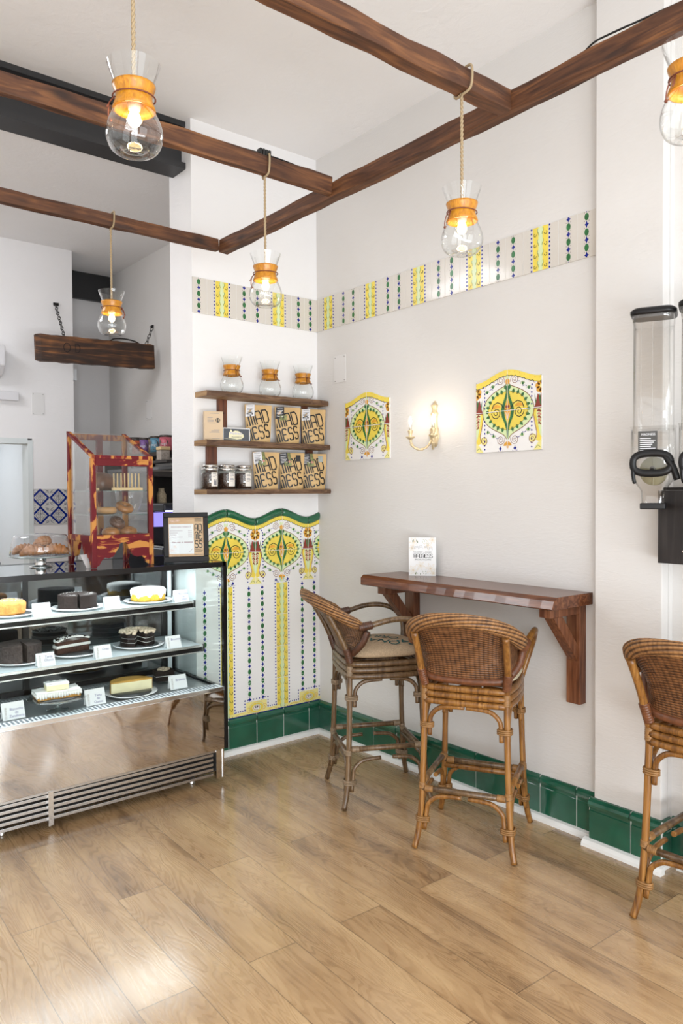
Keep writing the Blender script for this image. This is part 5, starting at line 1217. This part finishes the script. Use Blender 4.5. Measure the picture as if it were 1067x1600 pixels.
for xa in (CX0, CX1-.022):
    MB().prism([(CY0, HF-.002), (CY1, HT-.002), (CY1, HT+.012), (CY0, HF+.012)], lambda a, b, d: Vector((d, a, b)), xa, xa+.022).build('sloping_rail', DR, T)
    MB().box(xa, xa+.02, CY0+w, CY1-w, HB-.015, HB+.015).build('side_rail', DR, T)
m = MB(); m.box(CX0+.02, CX1-.02, CY0-.004, CY0+.018, HF-.002, HF+.014); m.build('sloping_rail', DR, T)
MB().prism([(CY0, HF+.006), (CY1, HT+.006), (CY1, HT+.010), (CY0, HF+.010)], lambda a, b, d: Vector((d, a, b)), CX0+.02, CX1-.02).build('sloping_glass', CABG, T)
MB().box(CX0+w, CX1-w, CY0+.006, CY0+.009, HB+.018, HF-.038).build('front_glass', CABG, T)
for xa in (CX0+.008, CX1-.011): MB().prism([(CY0+w, HB+.015), (CY1-w, HB+.015), (CY1-w, HT-.012), (CY0+w, HF+.006)], lambda a, b, d: Vector((d, a, b)), xa, xa+.003).build('side_glass', CABG, T)
MB().box(CX0+.02, CX1-.02, CY0+.02, CY1-.01, HB-.005, HB+.004).build('bottom_board', DR, T)
for z in (.262, .382): MB().box(CX0+.01, CX1-.01, CY0+.02, CY1-.02, z-.003, z+.002).build('glass_shelf', glass('cabinet_shelf_glass', (.75, .82, .80), .03, .9, .04), T)
MB().box(-.012, .018, CY1-.03, CY1-.008, HB, HT-.03).build('back_post', DR, T)
MB().box(CX0+w, CX0+.10, CY1-.012, CY1-.006, HB, HT-.03).build('back_glass', CABG, T)
# contents
BUN = pm('glazed_bun', (.42, .17, .035), .3, coat=.3, bump=(25, .3, .004), var=(14, .45)); DBN = pm('dark_roll', (.15, .060, .026), .35, coat=.3, bump=(40, .4, .004), var=(16, .5)); DGH = pm('donut_tan', (.50, .27, .10), .4, bump=(20, .2, .004), var=(16, .3))
def roll(lab, x, y, z, rz, mt, s=1., tilt=0, cat='cinnamon roll'):
    T = thing('cinnamon_roll', lab, cat, (x, y, z), rz, 'rolls on the lowest cabinet shelf'); T.rotation_euler = (tilt, 0, rz); m = MB()
    m.lathe([(.001, .0), (.034, .0), (.043, .008), (.046, .02), (.042, .034), (.030, .040), (.001, .041)], 30, caps=False, fn=lambda a, r, zz: (r*s*(1+.03*sin(3*a)), zz*s)); P = []; R = []
    for i in range(60):
        u = i/59; a = u*2.6*2*pi; q = (.006+.032*u)*s; P.append((q*cos(a), q*sin(a), (.043-.012*u*u)*s)); R.append(.0058*s)
    m.tube(P, R, 8); m.build('pastry', mt, T); return T
def donut(lab, x, y, z, mt, tilt, rz, s=1.):
    T = thing('ring_doughnut', lab, 'doughnut', (x, y, z), rz, 'doughnuts on the middle cabinet shelf'); T.rotation_euler = (tilt, 0, rz); n = 30
    m = MB(); rings = [[Vector(((.030+.0175*cos(2*pi*j/12))*s*cos(2*pi*i/n), (.030+.0175*cos(2*pi*j/12))*s*sin(2*pi*i/n), (.0175+.0175*sin(2*pi*j/12))*s)) for j in range(12)] for i in range(n+1)]; m.rings(rings, caps=False); m.build('dough', mt, T)
CB = (-1.445, -.125); ZB = ZC+HB+.005
roll('golden-sided roll at the front left of the lowest cabinet shelf', CB[0]-.035, CB[1]-.075, ZB, 0, BUN); roll('dark-topped roll at the front right of the lowest cabinet shelf', CB[0]+.06, CB[1]-.06, ZB, 1, BUN, 1.05); roll('dark spiral roll resting on the two front rolls in the cabinet', CB[0]+.002, CB[1]-.045, ZB+.056, .4, DBN, .9, R_(38))
roll('small roll at the back of the lowest cabinet shelf', CB[0]+.02, CB[1]+.07, ZB, 2, DBN, .9)
Z2 = ZC+.265
donut('sugared tan doughnut at the left of the middle cabinet shelf', CB[0]-.05, CB[1]-.06, Z2, DGH, 0, 0, 1.05); donut('doughnut behind the sugared one on the middle cabinet shelf', CB[0]-.055, CB[1]+.05, Z2, DGH, 0, 1, 1.); donut('golden doughnut leaning up at the right of the middle cabinet shelf', CB[0]+.045, CB[1]-.045, Z2+.018, BUN, R_(30), .3, 1.0)
T = thing('wooden_rack', 'small pale wooden peg rack on the top glass shelf inside the red cabinet', 'rack', (CB[0]+.012, CB[1]-.115, ZC+.3845)); PN = pm('pine', (.72, .53, .27), .6)
MB().box(-.055, .105, -.010, .010, 0, .015).build('rack_base', PN, T, bevel=.001)
for k in range(8): MB().lathe([(.0035, .014), (.0035, .088)], 8, (-.046+k*.0192, 0, 0)).build('peg', PN, T)
MB().box(-.14, -.11, .03, .05, 0, .013).build('rack_base', PN, T); MB().lathe([(.0035, .012), (.0035, .088)], 8, (-.125, .04, 0)).build('peg', PN, T)
T = thing('bread_loaf', 'round dark glazed loaf behind the peg rack in the red cabinet', 'loaf', (CB[0]-.03, CB[1]+.06, ZC+.3845)); MB().lathe([(.001, 0), (.055, .0), (.072, .02), (.070, .055), (.05, .085), (.02, .095), (.001, .096)], 30, caps=False, fn=lambda a, r, z: (r*(1+.06*sin(6*a)), z)).build('crust', DBN, T)

# ================================================================= FRAMED MENU ON THE COUNTER
T = thing('picture_frame', 'black picture frame with a printed menu standing at the right end of the counter', 'picture frame', (-1.100, -.285, ZC), R_(-22)); T.rotation_euler = (R_(-9), 0, R_(-22))
FW, FH = .118, .268; BF = pm('black_frame', (.010, .009, .009), .5, spec=.25); m = MB()
for (x0, x1, z0, z1) in ((-FW, FW, 0, .032), (-FW, FW, FH-.026, FH), (-FW, -FW+.026, .032, FH-.026), (FW-.026, FW, .032, FH-.026)): m.box(x0, x1, -.010, .010, z0, z1)
m.build('frame', BF, T, bevel=.003); MB().box(-FW+.02, FW-.02, .0, .006, .02, FH-.02).build('backing', BF, T)
I = Ink((0, -.0005, 0), *WALLA); WP = wood('menu_wood_print', (.50, .26, .12), (.60, .36, .20), (.68, .45, .27), 0, 1., .4, 0); I.rect(-.092, .092, .032, .242, WP, 1); I.rect(-.089, .040, .046, .206, pm('menu_paper', (.78, .75, .78), .5), 2); MT = pm('menu_type', (.38, .22, .25), .6)
I.text('MADNESS MARKET', (-.025, .190), .0125, MT, 3)
for k, (a, b) in enumerate(((-.082, -.02), (-.082, -.048), (-.082, -.055), (-.082, -.018))):
    z = .168-k*.0115
    x = a
    while x < b: I.rect(x, x+.0045, z, z+.005, pm('menu_type_pale', (.58, .5, .55), .6), 3); x += .0065
    for x in (.012, .019, .026): I.rect(x, x+.0045, z, z+.005, pm('menu_type_pale', ()), 3)
for k in range(17):
    if k not in (3, 7, 9): I.rect(-.074+k*.0064, -.074+k*.0064+.0045, .105, .111, MT, 3)
for cx, cz, r in ((-.07, .222, .02), (-.045, .225, .017), (-.075, .065, .022), (-.06, .085, .014)):
    for k in range(7):
        a = k*.9; I.stroke([(cx, cz), (cx+r*.8*cos(a), cz+r*.55*sin(a))], .0016, pm('menu_flower', (.78, .55, .5), .6), 4)
I.stroke([(.014, .054), (.034, .074)], .0014, MT, 3)
bx = .046
for r_, (word, z0, h) in enumerate((('M', .212, .026), ('AD', .168, .036), ('NE', .122, .040), ('SS', .078, .038))):
    if word == 'M': 
        for q in (.238, .231, .224, .217): I.rect(bx, bx+.038, q-.0022, q, INK, 4)
    else:
        for k, ch in enumerate(word):
            for pl_ in LOGO[ch]: I.stroke([(bx+.001+k*.021+p[0]*.015, z0+p[1]*h) for p in pl_], .0045, INK, 4)
for z, a, b in ((.068, .046, .078), (.062, .046, .086), (.056, .046, .08), (.040, .04, .088)): I.rect(a, b, z, z+.002, INK, 4)
I.build('menu_print', T)
MB().box(-.09, .09, .0, .0015, .03, .24, Matrix.Translation((0, -.0035, 0))).build('frame_glass', CGL, T)

# ================================================================= KITCHEN SIDE
DKW = pm('dark_shelf_wood', (.035, .028, .024), .5, var=(12, .3)); 
T = thing('storage_shelf', 'dark shelf with a rack below it on the grey wall inside the recess', 'shelf', (0, 2.5, 1.865))
MB().box(-.26, -.002, -1.1, .55, .015, .045).build('shelf_board', DKW, T); MB().box(-.24, -.002, -1.1, .40, -.10, -.075).build('shelf_board', pm('grey_board', (.2, .2, .21), .4), T)
for y in (-.9, -.1, .5): MB().box(-.22, -.002, y-.01, y+.01, -.10, .015).build('shelf_bracket', IRON, T)
TN = [('wide brown tea tin, tallest and leftmost on the recess shelf', -.12, 2.53, (.30, .20, .13), .074), ('red and orange tea tin on the recess shelf', -.18, 2.37, (.55, .10, .035), .046), ('purple tea tin next to the red one on the recess shelf', -.18, 2.215, (.22, .11, .34), .046), ('violet tea tin partly behind the blue one on the recess shelf', -.15, 2.105, (.28, .16, .42), .046), ('light blue tea tin on the recess shelf', -.18, 1.995, (.13, .32, .45), .050), ('pink tea tin on the recess shelf nearest the back wall edge', -.17, 1.835, (.62, .13, .18), .052)]
for lab, x, y, c, r in TN:
    T = thing('tea_tin', lab, 'tea tin', (x, y, 1.911), 0, 'coloured tea tins on the recess shelf'); h = .155 if r > .07 else .132
    nm = 'tin_%02d' % int(c[0]*99+c[2]*10); MB().lathe([(.001, 0), (r, 0), (r, h), (.001, h)], 28, caps=False).build('can', pm('tin_paint_'+nm, c, .35, var=(9, .2)), T)
    MB().lathe([(r*1.02, h-.012), (r*1.03, h-.010), (r*1.03, h+.002), (r*.96, h+.006), (.001, h+.004)], 28, caps=False).build('lid', pm('tin_lid', (.05, .04, .035), .35, .5), T)
    Ml = Matrix.Rotation(R_(-125), 3, 'Z'); I = Ink((0, 0, 0), *WALLA); 
    def FF(a, b, d=0, r=r): u = a/r-R_(52); return Vector((sin(u)*(r+.001+d), -cos(u)*(r+.001+d), b))
    I.F = FF; I.disk((0, .066), .042, .046, pm('tin_badge', (.08, .06, .05), .4), 1, 20); I.text('yogi', (0, .064), .032, pm('label_white', ()), 3); I.build('printed_badge', T)
T = thing('storage_jar', 'square glass storage jar with a pale wooden lid below the tins', 'jar', (-.31, 1.60, 1.83)); MB().box(-.040, .040, -.040, .040, 0, .080).build('glass', pm('frosted_contents', (.42, .36, .31), .3, var=(60, .3)), T, bevel=.006); MB().box(-.042, .042, -.042, .042, .081, .108).build('lid', PN, T, bevel=.004)
T = thing('shelf_ledge', 'dark ledge carrying the wooden-lidded jar beside the wall end', 'shelf', (-.31, 1.62, 1.829)); MB().box(-.06, .045, -.2, .2, -.02, -.001).build('shelf_board', DKW, T)
# tall dark fridge / coffee machine unit with violet light
T = thing('back_counter', 'grey kitchen counter behind the display case and cabinet', 'counter', (-.4, 1.15, 0)); MB().box(-.45, .395, -.85, .8, 0, 1.06).build('body', pm('counter_grey', (.2, .2, .21), .5), T); MB().box(-.47, .395, -.87, .8, 1.06, 1.10).build('worktop', pm('worktop_grey', (.38, .38, .38), .3), T)
T = thing('coffee_machine', 'dark coffee machine with a violet lit panel seen behind the red cabinet', 'coffee machine', (-.42, .98, 1.101)); 
m = MB(); m.box(-.30, .35, -.2, .25, 0, .10); m.box(-.30, .35, .0, .25, .10, .34); m.box(-.30, .35, -.22, .25, .34, .40); m.build('body', pm('machine_black', (.03, .03, .035), .25, .5), T, bevel=.012)
MB().box(-.27, .34, -.006, -.001, .235, .335).build('lit_panel', emit('violet_light', (.38, .33, 1.0), 1.1), T); MB().box(-.29, .34, -.235, -.22, .345, .352).build('light_strip', emit('violet_strip', (.62, .66, 1.0), 5), T)
for x in (-.12, .16): 
    MB().lathe([(.03, .25), (.035, .29), (.035, .34)], 20, (x, -.09, 0)).build('group_head', CHR, T); MB().tube([(x, -.1, .27), (x-.01, -.24, .25)], .011, 8).build('handle', BLK, T)
MB().box(-.28, .33, -.19, -.02, .10, .108).build('drip_tray', CHR, T)
T = thing('dark_cupboard', 'tall dark open cupboard behind the display case, seen past the cabinet', 'cupboard', (-.2, 1.72, 1.10)); m = MB(); m.box(-.25, .195, .17, .19, 0, .62); m.box(-.25, .195, -.2, .19, .60, .64); m.box(-.25, -.23, -.2, .19, 0, .62); m.build('carcass', DKW, T); MB().box(-.23, .195, -.2, .17, .28, .30).build('shelf_board', DKW, T)
T = thing('glass_bottle', 'clear storage bottle of pale grain standing in the dark cupboard', 'bottle', (-.33, 1.6, 1.401)); MB().lathe([(.001, 0), (.038, 0), (.038, .16), (.022, .19), (.022, .21), (.001, .21)], 20, caps=False).build('glass', pm('grain', (.55, .45, .3), .4, var=(80, .3)), T)
T = thing('espresso_grinder', 'dark grinder with a clear hopper behind the glass of the cabinet', 'grinder', (-.98, .72, 1.101)); MB().box(-.08, .08, -.1, .1, 0, .30).build('body', pm('machine_black', ()), T, bevel=.01); MB().lathe([(.03, .30), (.085, .42), (.09, .5), (.07, .51)], 20).build('hopper', glass('hopper', (.6, .55, .5), .05, .9, .08), T)
T = thing('work_counter', 'low counter behind the display case by the kitchen doorway', 'counter', (-1.9, 1.0, 0)); MB().box(-.7, 1.0, -.35, .25, 0, 1.06).build('body', pm('counter_grey', ()), T); MB().box(-.72, 1.02, -.37, .27, 1.06, 1.10).build('worktop', pm('worktop_grey', ()), T)
T = thing('till_printer', 'black machine beside the croissant stand at the left edge', 'machine', (-1.93, .72, 1.101)); MB().box(-.2, .13, -.12, .12, 0, .085).build('body', pm('machine_black', ()), T, bevel=.008); MB().box(-.06, .06, -.14, -.05, .086, .089).build('paper', pm('card_paper', (.72, .72, .72), .6), T)
T = thing('yellow_cloth', 'bright yellow folded cloth on the black machine at the left edge', 'cloth', (-1.97, .72, 1.188)); m = MB(); m.grid(lambda u, v: Vector((-.15+.24*u, -.07+.14*v, .022+.006*sin(u*7)+.004*cos(v*9))), 12, 8); m.grid(lambda u, v: Vector((-.15+.24*u, -.07+.14*v, .0)), 12, 8); m.box(-.148, .088, -.068, .068, .002, .02); m.build('cloth', pm('yellow_fabric', (.85, .72, .02), .7), T)
T = thing('wall_duct', 'short white cable duct on the kitchen wall above the doorway', 'duct', (-1.20, 2.785, 2.355)); MB().box(-.3, .137, -.05, 0, 0, .075).build('duct', pm('white_plastic', (.70, .69, .71), .4), T, bevel=.004)
T = thing('air_conditioner', 'white air conditioner end at the left edge of the kitchen wall', 'air conditioner', (-1.35, 2.785, 2.52)); m = MB(); F = lambda a, b, d: Vector((d, a, b)); m.prism([(0, 0), (-.12, .03), (-.19, .10), (-.20, .26), (0, .28)], F, -.6, .145); m.build('casing', pm('white_plastic', ()), T, bevel=.01)
T = thing('wall_socket', 'small white wall socket in the bright room beyond the doorway', 'socket', (-1.165, 5.45, 1.42)); MB().box(-.04, .04, -.012, 0, -.04, .04).build('faceplate', pm('white_plastic', ()), T, bevel=.002)
T = thing('wall_ledge', 'small white shelf in the bright room beyond the doorway', 'shelf', (-1.0, 5.45, 1.78)); MB().box(-.25, .40, -.2, 0, 0, .07).build('shelf_board', pm('white_plastic', ()), T)

# ================================================================= CEREAL DISPENSERS
PLC = glass('clear_plastic', (.93, .925, .915), .03, 1.0, .05, edge=.5); BPL = pm('black_plastic', (.008, .008, .009), .32, spec=.3)
def dispenser(lab, x, y, z, rz, lm):
    """local frame: front faces -y"""
    T = thing('food_dispenser', lab, 'dispenser', (x, y, z), rz, 'clear wall-mounted food dispensers')
    def rr(w, d, r=.03, n=5): 
        o = []
        for cx, cy, a0 in ((w-r, d-r, 0), (-w+r, d-r, 90), (-w+r, -d+r, 180), (w-r, -d+r, 270)):
            for k in range(n+1): a = R_(a0+90*k/n); o.append((cx+r*cos(a), cy+r*sin(a)))
        return o
    def loft(L): 
        m = MB(); m.rings([[Vector((a, b+dy, z)) for a, b in rr(w, d, r)] for w, d, r, z, dy in L], caps=False); return m
    loft([(.080, .072, .03, .245, 0), (.080, .072, .03, .66, 0), (.082, .074, .03, .66, 0), (.082, .074, .03, .69, 0)]).build('canister', PLC, T)
    loft([(.088, .080, .032, .160, 0), (.088, .080, .032, .265, 0), (.092, .084, .034, .265, 0)]).build('collar', PLC, T)
    loft([(.045, .045, .02, -.03, -.01), (.048, .05, .02, .02, -.01), (.080, .070, .03, .06, 0), (.088, .080, .032, .10, 0), (.088, .080, .032, .160, 0)]).build('hopper', PLC, T)
    m = MB(); m.rings([[Vector((a, b, z)) for a, b in rr(w, w*.92, r)] for w, r, z in ((.088, .035, .688), (.092, .036, .695), (.092, .036, .706), (.078, .03, .716), (.03, .02, .72))]); m.build('lid', BPL, T)
    m = MB(); m.box(-.050, .050, -.062, .042, -.052, -.028); m.build('outlet_ring', BPL, T, bevel=.004)
    m = MB()
    for yy in (.075, -.02): m.lathe([(.001, 0), (.055, .0), (.055, .004), (.001, .004)], 24, M=Matrix.Translation((0, yy, .095)) @ Matrix.Rotation(R_(90), 4, 'X'))
    for k in range(6):
        a = k*pi/3; m.box(-.0015, .0015, -.03, .07, .0, .055, Matrix.Translation((0, 0, .095)) @ Matrix.Rotation(a, 4, 'Y'))
    m.build('paddle_wheel', pm('wheel_olive', (.28, .27, .17), .4), T)
    # handle: rounded D loop with an arm
    m = MB(); c = Vector((0, -.108, .122)); P = [c+Vector((.074*(1 if cos(a) > 0 else -1)*abs(cos(a))**.75, 0, .038*(1 if sin(a) > 0 else -1)*abs(sin(a))**.7)) for a in [2*pi*k/28 for k in range(29)]]
    m.tube(P, .0115, 10, ell=(.9, 1.25), up=(0, 1, 0)); m.tube(smoothpath([c+Vector((.050, 0, .026)), c+Vector((.080, .002, -.012)), c+Vector((.098, .006, -.062))], 4), [.010]*2+[.014]*6+[.013], 10)
    m.tube(smoothpath([c+Vector((-.072, 0, -.01)), c+Vector((-.072, .0, -.05)), c+Vector((-.066, .004, -.075))], 4), [.009]*4+[.008]*4+[.006], 8)
    m.tube([c+Vector((.0, .0, -.036)), c+Vector((0, .05, -.02))], .012, 8); m.build('handle', BPL, T)
    for xx in (-.045, 0, .045): MB().box(xx-.0012, xx+.0012, -.0745, -.0722, .27, .66).build('canister_rib', PLC, T)
    T.scale = (.9, .9, 1)
    if lm:
        I = Ink((0, -.0835, 0), *WALLA); I.F = lambda a, b, d=0: Vector((a, -.0875-d, b)); DL = pm('label_charcoal', (.05, .048, .045), .4) if lm == 1 else pm('card_paper', (.72, .72, .72), .6); tx = pm('label_white', ()) if lm == 1 else pm('label_print', ())
        I.rect(-.055, .02, .150, .245, DL, 1); I.text('MADNESS', (-.015, .232), .0125, tx, 2)
        for k in range(7): I.rect(-.048, -.005+.006*((k*3) % 4), .216-k*.0075, .2185-k*.0075, tx, 2)
        if lm == 1: I.disk((-.005, .163), .016, .009, pm('label_photo_green', ()), 3, 10)
        I.build('label', T)
    return T
DX = -.215
dispenser('clear food dispenser with black lid and handle, fully in view beside the pier', DX, -2.425, 1.545, R_(-65), 1)
dispenser('clear food dispenser with a white label, cut off by the right edge', DX-.0, -2.616, 1.545, R_(-65), 2)
T = thing('dispenser_bracket', 'black wall board holding the clear food dispensers', 'wall bracket', (0, -2.6, 1.28)); DBW = wood('black_board', (.010, .008, .008), (.018, .014, .013), (.03, .024, .022), 2, 1., .4, .1)
MB().box(-.16, -.142, -.35, .185, 0, .285).build('front_board', DBW, T); MB().box(-.142, -.055, .165, .185, 0, .285).build('side_board', DBW, T); MB().box(-.142, -.0, -.35, -.33, 0, .285).build('side_board', DBW, T); MB().box(-.12, -.055, -.35, .185, .286, .298).build('top_board', DBW, T)
m = MB(); [m.lathe([(.001, 0), (.004, 0), (.004, .002), (.001, .002)], 8, M=Matrix.Translation((-.16, y, z)) @ Matrix.Rotation(R_(-90), 4, 'Y')) for y, z in ((.06, .11), (.03, .11), (.085, .05))]; m.build('screws', STEEL, T)
